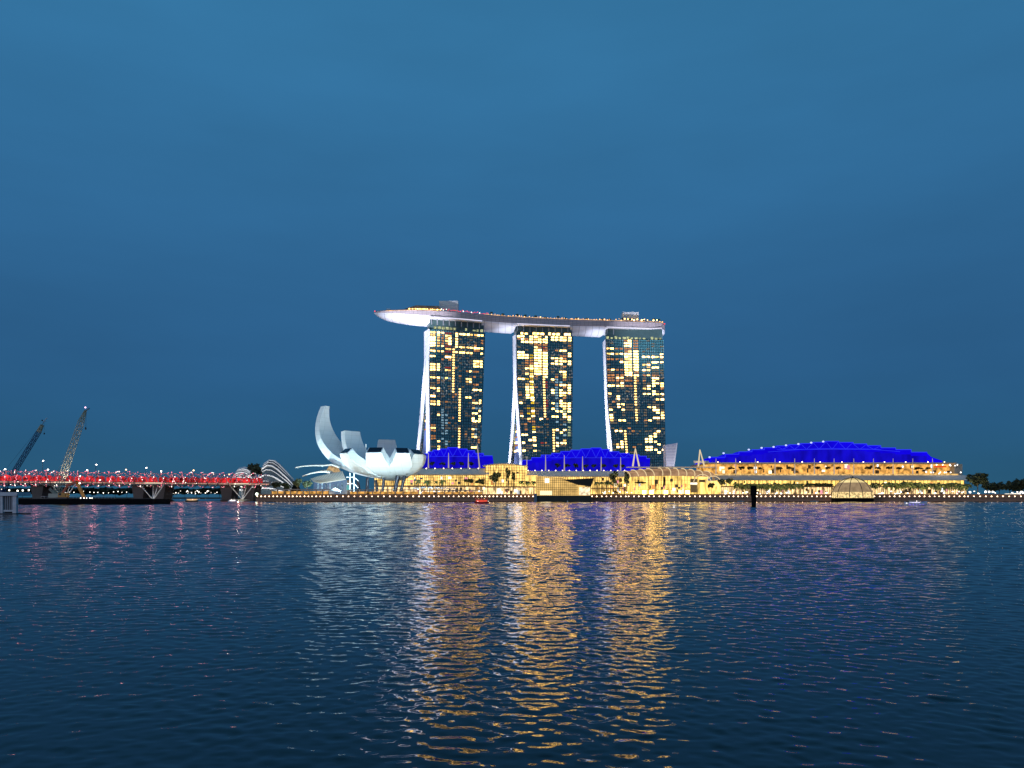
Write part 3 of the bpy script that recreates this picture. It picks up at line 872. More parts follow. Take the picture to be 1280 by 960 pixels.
for k in range(7):
    m = MB(); m.pbox(609 + k * 9.6, 609.7 + k * 9.6, 609.3, 617.6, 583, .6); m.build("post", MULLION, en)
m = MB(); m.pbox(656.5, 672, 594, 608, 586, 20); m.build("side_glass", GLASS_YEL, en)

bays(en, 609, 657, 584, 607, 590, 10); bays(en, 609, 666, 609.5, 617.5, 588, 14)

# casino hall
ca = thing("casino_hall", "wide blue roofed hall in front of the middle tower with a zigzag truss front", "hall", (X(733, 600), 600, GZ), "blue roofed halls")
m = MB(); m.pbox(653, 800, 588.6, 596, 600.5, 45); m.build("terrace", CONC, ca)
m = MB(); m.pbox(662, 800, 596, 618, 598, 40); m.build("glass_wall", GLASS_YEL, ca)
m = MB(); mullions(m, 662, 800, 596, 618, 598, 2.8, 4.4); m.build("mullion_grid", MULLION, ca)
for k in range(13):
    m = MB(); m.pbox(741 + k * 3.6, 741.5 + k * 3.6, 611.6, 618, 592, .5); m.build("post", MULLION, ca)
m = MB(); m.pbox(740, 786, 610.2, 611.6, 590, 8); m.build("ledge", MATS["brown_ledge"], ca)
canopy(ca, 657, 783, 588.9, 596, 598, 10, 15)
blue_hall(ca, [(653, 664.6, 575.2), (664.6, 676.5, 571.8), (676.5, 689.5, 568.6), (689.5, 701, 566.4), (701, 713.5, 564), (713.5, 726, 562.4), (726, 738.5, 560.8), (738.5, 751.5, 559.7), (751.5, 761.4, 561.6), (761.4, 774, 564.4), (774, 786.4, 566.5), (786.4, 799, 568.3), (799, 808, 570), (808, 812.5, 573)], 588.6, 606, 50, 572.2)
for px, y0 in ((658.6, 571), (682, 569), (705.4, 569), (728.2, 570.5), (751.5, 571), (775.8, 571.5)): mast(ca, px, y0, 588.5, 602)

bays(ca, 742, 784, 597, 618, 598, 16)

# convention hall
cv = thing("convention_hall", "very long blue roofed hall over two lit storeys beside the dark trees", "hall", (X(1040, 600), 600, GZ), "blue roofed halls")
m = MB(); m.pbox(884, 1196, 578, 579.4, 590, 56); m.build("roof_slab", CONC, cv)
m = MB(); m.pbox(886, 1194, 579.4, 594, 604, 40); m.build("terrace_wall", TERRACE_GLOW, cv)
m = MB(); m.pbox(880, 1198, 592.2, 594.2, 594, 9); m.build("terrace_front", emit("parapet_glow", (1, .62, .22), .75, var=.7, scale=.5, sample=True), cv)  # light on the parapet painted in as emission
canopy(cv, 890, 1210, 594.3, 600.4, 598, 9, 0)
m = MB(); m.pbox(898, 1205, 600.4, 608, 600, 40); m.build("glass_wall", GLASS_GOLD, cv)
m = MB(); mullions(m, 898, 1205, 600.4, 608, 600, 5, 7); m.build("mullion_grid", MULLION, cv)
m = MB(); m.pbox(898, 1208, 608, 618, 599, 40); m.build("shopfront", SHOP, cv)
m = MB(); m.pbox(898, 1208, 607.6, 609, 596, 3.2); m.build("ledge", MATS["brown_ledge"], cv)
for k in range(62):
    m = MB(); m.pbox(899 + k * 5, 899.5 + k * 5, 609, 618, 597.5, .5); m.build("post", MULLION, cv)
m = MB(); m.pbox(1193, 1203, 580, 594, 598, 20); m.build("stair_tower", CONC, cv)
for k in range(14):
    px = 1160 + random.uniform(0, 43); py = random.choice([581, 582, 590.5, 592]); m = MB(); m.ball(P(px, py, 592), .5, n=6, m=4); m.build("terrace_lamp", WHITELED, cv)
m = MB(); m.pbox(1169, 1183, 582.4, 584.2, 601, 2); m.build("red_sign_band", emit("red_band", (1, .09, .02), .8), cv)
cs = [(889, 906.5, 571.3), (906.5, 923.6, 567.6), (923.6, 940, 564.5), (940, 955.5, 561.9), (955.5, 971, 559.3), (971, 986, 557.1), (986, 1000.6, 555.6), (1000.6, 1016, 554.1), (1016, 1032, 552.6), (1032, 1048.5, 551.3), (1048.5, 1066.5, 552.7), (1066.5, 1083.6, 554.6), (1083.6, 1101, 556.7), (1101, 1119.6, 559.6), (1119.6, 1139, 561.8), (1139, 1159, 565)]
blue_hall(cv, cs, 578, 606, 55, 561.6, False)
m = MB(); m.tube([P(px, y, 605.4) for px, y in ((960, 565), (1000, 561.8), (1040, 560.6), (1085, 561.3), (1125, 564.5))], .14, 4); m.build("truss", BLUE_EDGE_GLOW, cv)
m = MB(); m.prism([P(1159, 566.5, 606), P(1164, 571, 606), P(1178, 576, 606), P(1178, 578, 606), P(1159, 578, 606)], (0, 45, 0)); m.build("roof_scale", BLUE_GLOW, cv)
for (x0, y0) in ((887, 571.5), (904.5, 566.5), (936, 562), (952, 559.8), (967, 558.6), (982.5, 556.6), (998, 555), (1014, 553.3), (1029, 551.9)):
    m = MB(); m.ball(P(x0, y0, 605), .95, .9, .7, n=8, m=4); m.build("ridge_lamp", BLUE_WHITE, cv)
for k in range(12): mast(cv, 895 + 24.6 * k, 573.2, 592.5, 592, .5)
for k in range(12):
    m = MB(); p = P(897 + 26 * k + random.uniform(-3, 3), 577.6, 597); m.ball(p, .5, n=6, m=3); m.build("eave_lamp", WARMLED, cv)

bays(cv, 900, 1040, 609, 617.5, 599, 26); bays(cv, 1092, 1204, 609, 617.5, 599, 20); bays(cv, 888, 1190, 580, 592, 604, 44); bays(cv, 900, 1200, 601, 607, 600, 20)

# glass atrium
at = thing("glass_atrium", "bright golden glass atrium under a ribbed barrel roof between casino and convention halls", "building", (X(840, 560), 560, GZ))
AY = 560
m = MB(); m.pbox(790, 885, 594.3, 618, AY, 30); m.build("glass_wall", GLASS_GOLD, at)
m = MB(); mullions(m, 790, 872, 594.3, 618, AY, 4.1, 5.6, .14)
m.build("mullion_grid", mat("gold_mullion", (.45, .3, .12), .5), at)
m = MB(); rows = []
def roof_pt(f, g, lift=0):      # f along, g 0..1 up the barrel
    px = lerp(783, 893, f); bow = 3.2 * math.sin(math.pi * min(1, f * 1.02))
    a = g * math.pi / 2
    y = 595 - (8.2 + bow * .9) * math.sin(a) + (1 - bow / 3.2) * 1.5
    v = P(px, y, AY); v.y += -2 + 26 * (1 - math.cos(a)); v.x *= v.y / AY if False else 1
    return v + Vector((0, -lift, lift))
for i in range(25): rows.append([roof_pt(i / 24, g / 8) for g in range(9)])
m.grid(rows); m.build("barrel_roof", emit("lit_roof_glass", (.62, .36, .2), .55, var=.5, scale=.15), at)
for k in range(11):
    f = (k + .45) / 11; m = MB(); m.tube([roof_pt(min(1, max(0, f + (.028 if k > 3 else -.02) * g / 7)), g / 7, .35) for g in range(8)], .34, 5); m.build("roof_rib", emit("rib_glow", (1, .75, .42), .85), at)  # rib uplighting is painted in as emission
m = MB(); m.pbox(783, 893, 583.4, 584.6, AY + 26, 2); m.build("ridge_beam", CANOPY, at)
m = MB(); m.pbox(829, 832, 596, 607, AY - .8, .4); m.prism([P(828, 609, AY - .8), P(829.5, 609, AY - .8), P(832, 597, AY - .8), P(830.4, 597, AY - .8)], (0, .4, 0)); m.build("escalator", MULLION, at)
for (x0, x1, y0, y1) in ((863, 871.5, 598.5, 603), (863, 871.5, 606, 615.5), (874, 881.5, 599.5, 602.8)):
    m = MB(); m.pbox(x0, x1, y0, y1, AY - .8, .4); m.build("dark_panel", MULLION, at)
m = MB(); m.pbox(863, 871.5, 603.2, 605.6, AY - .9, .4); m.build("white_sign", emit("white_panel", (1, .95, .85), 1.4), at)
for k in range(8):
    m = MB(); m.pbox(794 + 9 * k, 799 + 9 * k, 613, 617.5, AY - 1.1, .5); m.build("shop_window", WIN['W'], at)
bays(at, 792, 862, 597, 617, AY, 22)
for cxp, rr_ in ((878, 11), (892, 9)):
    m = MB(); m.tube([P(cxp + rr_ * math.cos(a), 604 - rr_ * 1.0 * math.sin(a), AY - 3) for a in np.linspace(0, math.pi, 11)], .3, 5); m.build("entrance_arch", MATS["rib_glow"], at)
m = MB(); m.pbox(885, 901, 601, 618, AY + 4, 20); m.build("side_hall", GLASS_YEL, at)

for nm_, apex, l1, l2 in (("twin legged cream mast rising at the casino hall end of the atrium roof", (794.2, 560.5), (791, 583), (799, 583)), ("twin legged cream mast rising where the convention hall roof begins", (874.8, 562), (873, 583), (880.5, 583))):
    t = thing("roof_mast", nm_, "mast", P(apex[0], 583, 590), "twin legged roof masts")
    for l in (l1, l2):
        m = MB(); m.tube([P(l[0], l[1], 590), P(apex[0], apex[1], 590)], .65, 6, .35); m.build("leg", emit("mast_leg_glow", (1, .8, .5), .8), t)  # legs glow by emission, standing in for uplighting
m = MB(); m.pbox(868, 886, 576, 578.6, 596, 3); tag(m.build("balcony", WHITE, None, (X(877, 596), 596, Z(578.6, 596))), "white railed balcony beside the twin legged mast left of the long blue roof", "balcony")

# white louvred block behind
lv = thing("louvred_block", "small white flared block with horizontal louvres right of the third tower", "building", P(838, 622, 800))
m = MB(); m.prism([P(833, 583, 800), P(842.2, 583, 800), P(846.2, 554, 800), P(831.8, 556, 800)], (0, 14, 0)); m.build("body", mat("lilac_block", (.5, .5, .58), .6), lv)
m = MB()
for k in range(14):
    y = 557 + k * 1.9; a = lerp(831.9, 833, (y - 556) / 27); e = lerp(845.6, 842.4, (y - 556) / 27); m.pbox(a, e, y, y + .8, 799.6, .35)
m.build("louvre", WHITE, lv)
m = MB(); m.prism([P(841.8, 583, 799), P(843, 583, 799), P(847, 553.6, 799), P(845.6, 553.6, 799)], (0, .8, 0)); m.build("edge_trim", WHITE, lv)
spot(lv, P(842, 600, 770), P(839, 570, 800), 34000, (.85, .83, 1), 50)

# ------------------------------------------------------------------ pavilions on the water
cp = thing("crystal_pavilion", "faceted golden glass pavilion on a dark stone base in the water", "pavilion", P(704, 628, 470))
CYv = 466
m = MB(); m.box(X(669, CYv), X(738, CYv), CYv - 2, CYv + 22, -2, Z(619.4, CYv)); m.build("base", mat("dark_green_stone", (.04, .045, .03), .7, var=.4, scale=.3), cp)
m = MB(); m.box(X(667.5, CYv), X(671, CYv), CYv - 3, CYv - 2.1, -1, Z(617, CYv)); m.build("corner_post", mat("blue_steel", (.16, .24, .3), .5), cp)
z_ = Z(619.4, CYv) + .004
m = MB(); a = [P(671, 619.3, CYv), P(738.5, 619.3, CYv), P(731, 607, CYv), P(723, 606.6, CYv), P(703, 597.4, CYv), P(671, 594.8, CYv)]; m.prism(a, (0, 18, 0)); m.build("glass_body", emit("pavilion_glass", (1, .63, .2), .88, var=.45, scale=.18, sample=True), cp)
m = MB()
for k in range(22):
    px = 671 + k * 2.45; yt = interp(px, [(671, 594.8), (703, 597.4), (723, 606.6), (731, 607)]); x_ = X(px, CYv); m.box(x_ - .09, x_ + .09, CYv - .3, CYv - .01, z_, Z(yt, CYv))
for k in range(8):
    y = 597.5 + k * 2.9; xe = interp(y, [(597.4, 703), (606.6, 722), (619, 722)]); zz = Z(y, CYv); m.box(X(671, CYv), X(xe, CYv), CYv - .22, CYv - .015, zz - .09, zz + .09)
m.build("glazing_bars", MULLION, cp)
m = MB(); m.prism([P(704, 599.6, CYv - 3), P(742.5, 597.6, CYv - 3), P(739, 608, CYv - 3), P(722, 605.8, CYv - 3)], (0, 14, 0)); m.build("wedge_roof", mat("bronze_wedge", (.06, .045, .03), .45, .4), cp)
m = MB(); m.pbox(675, 690, 613.5, 618.8, CYv - .7, .3); m.build("bright_window", emit("bright_window", (1, .8, .45), 1.5), cp)
m = MB(); m.pbox(681, 686.5, 598, 603.5, CYv - .8, .3); m.build("emblem_panel", emit("emblem_panel", (1, .9, .7), 1.8), cp)
m = MB(); m.pbox(724, 737.5, 609, 619, CYv - .6, .3); m.build("lit_doorway", emit("lit_doorway", (1, .78, .5), 1.2, var=.6, scale=.6), cp)

dm = thing("dome_pavilion", "glowing glass dome with dark ribs standing on a black round base", "pavilion", P(1065.5, 630, 462))
DYv = 470; dc = P(1065.5, 622.4, DYv); Rd = 24.4 * DYv / F
m = MB(); m.tube([Vector((dc.x, dc.y, -2)), Vector((dc.x, dc.y, dc.z - .02))], Rd, 40); m.build("base", BLACK, dm)
def zone(name, t0, t1, mt):
    m = MB(); m.ball(dc, Rd, Rd, Rd * 1.02, n=40, m=6, t0=R(t0), t1=R(t1)); return m.build(name, mt, dm)
zone("glass_zone", 12, 27, emit("dome_glow_cap", (.8, .6, .28), .75, var=.3, scale=.3))
zone("glass_zone", 27, 40, emit("dome_glow_ring", (1, .78, .36), .95, var=.25, scale=.3))
zone("glass_zone", 40, 73, emit("dome_glow_mid", (.6, .42, .24), .55, var=.3, scale=.3))
zone("glass_zone", 73, 90, emit("dome_glow_low", (1, .72, .32), .9, var=.8, scale=.9))
m = MB(); m.ball(dc, Rd * 1.03, Rd * 1.03, Rd * 1.05, n=30, m=3, t0=0, t1=R(12)); m.build("cap", DARK, dm)
m = MB(); m.tube([dc + Vector((0, 0, Rd * 1.045)), dc + Vector((0, 0, Rd * 1.1))], .5, 8); m.build("finial", DARK, dm)
for k in range(10):
    a = 2 * math.pi * k / 10 - math.pi / 2 + .08
    m = MB(); m.tube([dc + Vector((Rd * 1.01 * math.sin(t) * math.cos(a), Rd * 1.01 * math.sin(t) * math.sin(a), Rd * 1.03 * math.cos(t))) for t in np.linspace(R(8), R(89), 10)], .2, 5); m.build("rib", DARK, dm)
m = MB(); m.ball(P(1099.5, 619.5, 486), 1.7, n=10, m=6); tag(m.build("globe_lamp", emit("globe_lamp", (1, .93, .75), 1.6), None, P(1099.5, 621, 486)), "big round glowing globe right of the glass dome", "lamp")

# ------------------------------------------------------------------ promenade shelters
def pergola(label, x0, x1, yt, yb, Y, n, lit=True):
    t = thing("pergola", label, "pergola", P((x0 + x1) / 2, yb, Y), "flat roofed shelters along the quay")
    m = MB(); m.pbox(x0, x1, yt, yt + 1.0, Y, 5); m.build("roof", mat("pergola_roof", (.5, .42, .34), .6), t)
    for k in range(n):
        px = lerp(x0 + 1, x1 - 1, k / (n - 1)); m = MB(); m.pbox(px - .45, px + .45, yt + 1.0, yb, Y + 1, .8); m.build("post", mat("pergola_post", (.6, .45, .3), .6), t)
    if lit:
        m = MB(); m.pbox(x0 + 1, x1 - 1, yt + 2.6, yb - .4, Y + 5.2, .3); m.build("lit_screen", emit("lit_screen", (1, .5, .12), .62, var=.9, scale=.45, sample=True), t)
    return t
pergola("long flat roofed shelter with lit amber back wall left of the museum", 338, 412, 611.3, 619, 490, 10)
pergola("flat roofed shelter in front of the museum columns", 436, 524, 611.8, 619.4, 489, 10)
pergola("low shelter on thin posts below the theatre hall", 526, 604, 612.2, 619.5, 489, 9)
for i, (px, py) in enumerate(((520, 609.5), (529, 608.8), (538, 608.6), (547, 609), (557, 609.4), (566, 609.8))):
    t = thing("parasol", ["leftmost", "second", "third", "fourth", "fifth", "rightmost"][i] + " of the six pale parasols under the palms by the theatre hall", "parasol", P(px, 617, 520), "parasols by the theatre hall")
    m = MB(); m.ball(P(px, py + 1.6, 520), 2.4, 2.4, 1.1, n=8, m=3, t1=math.pi / 2); m.build("shade", mat("parasol_cloth", (.5, .46, .46), .8), t)
    m = MB(); m.tube([P(px, 618, 520), P(px, py + 1, 520)], .12, 5); m.build("pole", STEEL, t)
tn = thing("event_tent", "small white tent on the quay beside the striped shell roofs", "tent", P(419, 619, 500))
m = MB(); c = P(419, 614, 500)
m.face([c + Vector((-4, -3, 0)), c + Vector((4, -3, 0)), c + Vector((0, 0, 2.4))]); m.face([c + Vector((4, -3, 0)), c + Vector((4, 3, 0)), c + Vector((0, 0, 2.4))]); m.face([c + Vector((4, 3, 0)), c + Vector((-4, 3, 0)), c + Vector((0, 0, 2.4))]); m.face([c + Vector((-4, 3, 0)), c + Vector((-4, -3, 0)), c + Vector((0, 0, 2.4))])
m.build("canvas", WHITE, tn)
for sx in (-3.8, 3.8):
    m = MB(); m.tube([c + Vector((sx, -2.8, 0)), c + Vector((sx, -2.8, -3))], .12, 5); m.build("pole", STEEL, tn)
st = thing("stair_frame", "white open stair frame standing under the left side of the museum", "stairs", P(441, 619, 515))
for px in (437.5, 442.5):
    m = MB(); m.pbox(px - .5, px + .5, 591, 620, 515, .5); m.build("post", WHITE, st)
for (x0, y0, x1, y1) in ((433, 596.5, 442.5, 596.5), (442.5, 596.5, 448, 601), (434, 604.5, 442.5, 604.5), (442.5, 604.5, 448, 610)):
    m = MB(); m.tube([P(x0, y0, 514.5), P(x1, y1, 514.5)], .3, 5); m.build("flight", WHITE, st)
m = MB(); m.pbox(433.2, 437, 606.5, 612.5, 515.4, .6); m.build("screen", emit("cyan_screen", (.2, .7, .7), .6), st)

# curved shell roofs left of the museum
sr = thing("shell_roofed_hall", "low hall with thin curved wing roofs and striped shells left of the museum", "building", P(405, 619, 560))
def leaf(pts, Y, dep, th_, mt, name="wing_roof"):
    m = MB(); rows = []
    for (px, py, d) in pts:
        v = P(px, py, Y); rows.append([v, v + Vector((0, 0, -th_)), v + Vector((0, dep * d, -th_ + 1.5 * d)), v + Vector((0, dep * d, 1.5 * d))])
    m.grid(rows, True); m.face(rows[0]); m.face(rows[-1][::-1]); return m.build(name, mt, sr)
SHELL = mat("pale_shell", (.62, .58, .52), .5, var=.12)
leaf([(369, 584, .1), (376, 582.4, .4), (390, 581.4, .8), (404, 581.6, 1), (414, 580.2, 1), (424, 584, .6)], 562, 16, .8, SHELL)
leaf([(378, 594.6, .1), (386, 591.6, .5), (397, 589.4, .9), (405, 589, 1), (412, 590, 1)], 556, 14, .9, SHELL)
m = MB(); rows = []
for i in range(9):
    f = i / 8
    rows.append([P(lerp(389, 404, f * .3 + .0), lerp(599, 593, f), 552) if False else P(lerp(388, 428, f), lerp(598.5, 589, f ** .8), 556), P(lerp(391, 430, f), lerp(601.2, 594, f), 549), P(lerp(400, 432, f), lerp(603.4, 598.5, f ** 1.2), 545)])
m.grid(rows); m.grid([[v + Vector((0, 1.2, -.5)) for v in r] for r in rows]); sh = m.build("striped_shell", SHELL, sr)
m = MB()
for i in range(22):
    f = i / 21; a, b_, c = [P(lerp(388, 428, f), lerp(598.5, 589, f ** .8), 555.7), P(lerp(391, 430, f), lerp(601.2, 594, f), 548.6), P(lerp(400, 432, f), lerp(603.4, 598.5, f ** 1.2), 544.6)]
    m.tube([a, b_, c], .16, 4)
m.build("seams", mat("seam", (.2, .16, .12), .7), sh)
m = MB(); m.prism([P(407, 590, 566), P(423, 590, 566), P(418, 583, 566), P(411, 582.6, 566)], (0, 10, 0)); m.build("clerestory", emit("clerestory", (.9, .6, .3), .5, var=.6, scale=.5), sr)
m = MB(); m.pbox(392, 434, 600, 618, 570, 16); m.build("glass_wall", mat("night_glass", (.05, .08, .14), .2), sr)
for k in range(7):
    m = MB(); m.pbox(397 + 5 * k, 398 + 5 * k, 602 + random.uniform(0, 4), 612, 569, .5); m.build("lit_panel", WIN['b'], sr)
spot(sr, P(408, 619, 520), P(402, 592, 556), 24000, (1, .85, .7), 60)

# ------------------------------------------------------------------ conservatories
RIB = mat("white_rib", (.62, .64, .64), .5)
CG = mat("conservatory_glass", (.05, .07, .08), .25)
def conservatory(label, pts, Y, dep, nrib):
    """arched shell: silhouette points left to right; ribs sweep from crest to ground"""
    t = thing("conservatory", label, "greenhouse", P(pts[0][0], 622, Y), "ribbed conservatories behind the bridge")
    rows = []
    for j in range(9):
        g = j / 8
        row = []
        for (px, py) in pts:
            v = P(px, py, Y); a = (g - .5) * math.pi
            v.z = GZ + (v.z - GZ) * math.cos(a * .96); v.y += dep * (g - .5)
            row.append(v)
        rows.append(row)
    m = MB(); m.grid(rows); m.build("glass_shell", CG, t)
    for j in range(nrib):
        g = lerp(0.06, .5, j / (nrib - 1)); a = (g - .5) * math.pi; ln = []
        for (px, py) in pts:
            v = P(px, py, Y); v.z = GZ + (v.z - GZ) * math.cos(a * .96) + .35; v.y += dep * (g - .5) - .4; ln.append(v)
        m = MB(); m.tube(ln, .55 if j % 2 else 1.0, 5); m.build("rib", RIB, t)
    spot(t, P(pts[len(pts) // 2][0] - 6, 624, Y - 80), P(pts[len(pts) // 2][0], 596, Y), 340000, (1, .95, .92), 45, .8, 2)
    return t
conservatory("taller ribbed white shell of a greenhouse right of the round dark tree", [(326.5, 604), (327, 596), (328.5, 587), (332, 579.5), (338, 575.2), (344, 576), (350, 580.5), (357, 588), (363, 594.5), (367, 600), (370, 604)], 900, 60, 8)
conservatory("smaller pale shell of a greenhouse left of the round dark tree", [(291.5, 604), (293, 598), (296, 590.5), (300, 586), (306, 584.4), (312, 586), (318, 592), (322, 604)], 880, 50, 12)

# ------------------------------------------------------------------ trees
LEAF = mat("dark_foliage", (.035, .05, .022), .8, var=.6, scale=.5)
PALM = mat("palm_frond", (.12, .15, .045), .7, var=.5, scale=.6)
BARK = mat("bark", (.09, .065, .045), .9)
def crown_mesh(seed, nl, nc, spread=(1, 1, .8), leaf=.2):
    r = random.Random(seed); m = MB()
    cl = [(r.uniform(-.62, .62) * spread[0], r.uniform(-.62, .62) * spread[1], r.uniform(-.5, .62) * spread[2], r.uniform(.26, .46)) for _ in range(nc)]
    for i in range(nl):
        c = cl[i % nc]; d = Vector((r.gauss(0, 1), r.gauss(0, 1), r.gauss(0, 1))).normalized() * c[3] * r.uniform(.45, 1)
        p = Vector(c[:3]) + d; u = Vector((r.gauss(0, 1), r.gauss(0, 1), r.gauss(0, .6))).normalized() * leaf * r.uniform(.6, 1.3); v = u.cross(Vector((r.gauss(0, 1), r.gauss(0, 1), r.gauss(0, 1)))).normalized() * leaf * .7
        m.face([p - u, p + v * .8, p + u, p - v * .8])
    return m
def palm_mesh(seed, n=20):
    r = random.Random(seed); m = MB()
    for k in range(n):
        a = 2 * math.pi * k / n + r.uniform(-.2, .2); el = r.uniform(-.15, 1.0); ln = r.uniform(.8, 1.1); pts = []
        for i in range(6):
            f = i / 5; pts.append(Vector((math.cos(a) * ln * f * math.cos(el * .6), math.sin(a) * ln * f * math.cos(el * .6), ln * (f * math.sin(el) - .75 * f * f))))
        sd = Vector((-math.sin(a), math.cos(a), 0))
        for i in range(5):
            w0, w1 = .22 * math.sin(math.pi * (i / 5 * .9 + .1)), .22 * math.sin(math.pi * ((i + 1) / 5 * .9 + .1))
            dr = Vector((0, 0, -.10))
            m.face([pts[i], pts[i + 1], pts[i + 1] + sd * w1 + dr, pts[i] + sd * w0 + dr]); m.face([pts[i + 1], pts[i], pts[i] - sd * w0 + dr, pts[i + 1] - sd * w1 + dr])
    return m
def trunk_mesh(limbs=True):
    m = MB(); m.tube([(0, 0, -1), (.02, .01, -.5), (0, 0, 0)], .035, 6, .022)
    if limbs:
        for a in range(4):
            m.tube([(0, 0, -.25 + a * .06), (.18 * math.cos(a * 1.7), .18 * math.sin(a * 1.7), .02 + a * .05)], .016, 5, .006)
    return m
def mesh_of(m, name, mt):
    o = m.build(name, mt); me = o.data; bpy.data.objects.remove(o); return me
CROWNS = [mesh_of(crown_mesh(s, 520, 14, sp2), "crown", LEAF) for s, sp2 in ((1, (1, 1, .8)), (2, (1, 1, .7)), (3, (.8, .8, 1.2)), (4, (1.1, 1, .5)))]
PALMS = [mesh_of(palm_mesh(s), "fronds", PALM) for s in (5, 6, 7)]
TRUNK = mesh_of(trunk_mesh(), "trunk", BARK); PTRUNK = mesh_of(trunk_mesh(False), "trunk", BARK)
def inst(me, name, par, loc, sc, rz=0):
    o = bpy.data.objects.new(name, me); COL.objects.link(o); o.parent = par; o.location = loc; o.scale = sc; o.rotation_euler = (0, 0, rz); return o
def tree(label, px, ytop, ybase, wpx, Y, var=None, group=None, crown=.62):
    """crown takes the upper share of the height"""
    zt, zb = Z(ytop, Y), Z(ybase, Y); h = zt - zb; cw = wpx * Y / F / 2; ch = h * crown / 2
    t = thing("tree", label, "tree", (X(px, Y), Y, zb), group)
    v = random.randrange(3) if var is None else var
    inst(CROWNS[v], "crown", t, (0, 0, h - ch), (cw, cw, ch), random.uniform(0, 6.28))
    inst(TRUNK, "trunk", t, (0, 0, h - ch), (max(h * .6, 3), max(h * .6, 3), h - ch))
    return t
def palm(label, px, ytop, ybase, wpx, Y, group=None):
    zt, zb = Z(ytop, Y), Z(ybase, Y); h = zt - zb; cw = wpx * Y / F / 2
    t = thing("palm_tree", label, "palm tree", (X(px, Y), Y, zb), group)
    inst(random.choice(PALMS), "fronds", t, (0, 0, h - cw * .6), (cw, cw, cw * 1.45), random.uniform(0, 6.28))
    inst(PTRUNK, "trunk", t, (0, 0, h - cw * .45), (h * .8, h * .8, h - cw * .45))
    return t
for px, wd, lb in ((523, 9, "palm nearest the museum in front of the theatre hall"), (534, 11, "middle palm with wide green fronds before the theatre hall"), (553, 11, "palm right of the middle one before the theatre hall"), (545, 7, "small palm between two taller ones before the theatre hall")):
    palm(lb, px, 598 + (2 if wd < 8 else 0), 617.5, wd, 545, "palms before the theatre hall")
tree("low spreading dark tree before the theatre hall's right end", 586, 596.5, 616, 13, 540, 3, None, .5)
tree("small dark tree between the spreading tree and the entrance block", 600, 596, 616, 11, 542, 1)
tree("broad dark tree before the left half of the entrance block", 619, 587.5, 616, 15, 540, 0, None, .66)
tree("slender dark tree before the middle of the entrance block", 635, 584.5, 615, 8, 538, 2, None, .55)
tree("narrow leaning dark tree right of the slender one by the entrance block", 641.5, 590, 615, 6.5, 539, 2, None, .5)
for i, px in enumerate((652, 659, 667)):
    palm(["left", "middle", "right"][i] + " palm of the three beside the crystal pavilion", px, 599.5, 616, 9, 520, "palms beside the crystal pavilion")
tree("tall dark tree with layered crown left of the atrium", 767, 588.5, 617, 13, 535, 2, None, .68)
tree("tall dark tree standing against the left edge of the atrium", 783, 590, 617, 10, 533, 2, None, .66)
for i, px in enumerate((746, 752, 758, 763)):
    palm(["first", "second", "third", "fourth"][i] + " palm from the crystal pavilion, left of the tall dark trees", px, 600.5, 616, 8, 560, "palms between pavilion and atrium")
tree("flat topped tree before the left bay of the golden atrium", 800, 601, 617, 18, 545, 3, None, .3)
tree("small dark tree under the arch at the atrium's right end", 889, 602.5, 618, 9, 540, 0)
tree("dark round tree right of the atrium, left one of two", 902, 597.5, 619, 10, 530, 0, None, .5)
tree("dark tree with ragged crown right of the atrium, right one of two", 911, 595.5, 619, 10, 532, 1, None, .5)
for i in range(14):
    px = 921 + i * 6.2 + random.uniform(-1, 1)
    palm("green palm in the row below the convention hall left of the dome", px, 602 + random.uniform(-.6, 1.2), 617, 12.5, 555, "palm row left of the dome")
for i in range(4):
    tree("dark bushy tree in the clump just left of the glass dome", 1012 + i * 8.2, 602.3 + random.uniform(-.5, 1), 616, 13, 552, 3, "dark clump left of the dome", .6)
tree("round dark tree touching the right side of the glass dome", 1093, 602, 618, 13, 515, 0, None, .72)
for i in range(19):
    px = 1107 + i * 5.7 + random.uniform(-1, 1)
    palm("palm in the dense row below the convention hall right of the dome", px, 600.8 + random.uniform(-.5, 2), 618, 13, 545 + random.uniform(-8, 8), "palm row right of the dome")
tree("big dark tree at the end of the convention hall", 1222, 588.5, 618, 27, 540, 0, None, .78)
tree("dark tree tucked under the big tree's right side", 1234, 601, 619, 15, 560, 1, None, .8)
for px, yt, wd, lb in ((1249, 599, 22, "dark treetop first from the big tree at the photo's right edge"), (1262, 598, 22, "dark round treetop second from the big tree at the right edge"), (1274, 595.5, 22, "tallest dark treetop at the photo's right edge"), (1289, 597, 26, "dark treetop cut off by the photo's right edge")):
    tree(lb, px, yt, 621, wd, 640, random.choice([0, 1]), "dark trees at the right edge", .9)
TP = [(914, 8), (927, 8), (938, 8), (950, 5), (975, 9), (986, 6), (1022, 9), (1035, 7), (1048, 7), (1085, 9), (1097, 8), (1110, 8), (1123, 8), (1148, 10), (1160, 6)]
for px, wd in TP:
    tree("small potted tree on the lit upper terrace of the convention hall", px, 581.5 + random.uniform(0, 1.5), 592.4, wd, 599, random.choice([1, 3]), "trees on the convention hall terrace", .6)
for px in (540, 553, 566, 577, 589): tree("dark tree on the blue lit terrace of the theatre hall", px, 576 + random.uniform(0, 1), 585.2, 7.5, 603, random.choice([0, 1]), "trees on the theatre terrace", .75)
for px in (697, 709, 720, 732, 742, 755, 769, 778): tree("dark tree on the blue lit terrace of the casino hall", px, 577.5 + random.uniform(0, 1.5), 588.6, 7.5, 603, random.choice([0, 1]), "trees on the casino terrace", .75)
tree("round dark tree standing between the two conservatories", 318.5, 576.5, 606, 17, 640, 0, None, .8)
tree("green lit tree between greenhouse and shell roofed hall", 372, 596, 618, 12, 530, 0, None, .7)
tree("dark tree left of the striped shell roof", 384, 598, 618, 13, 535, 1, None, .75)
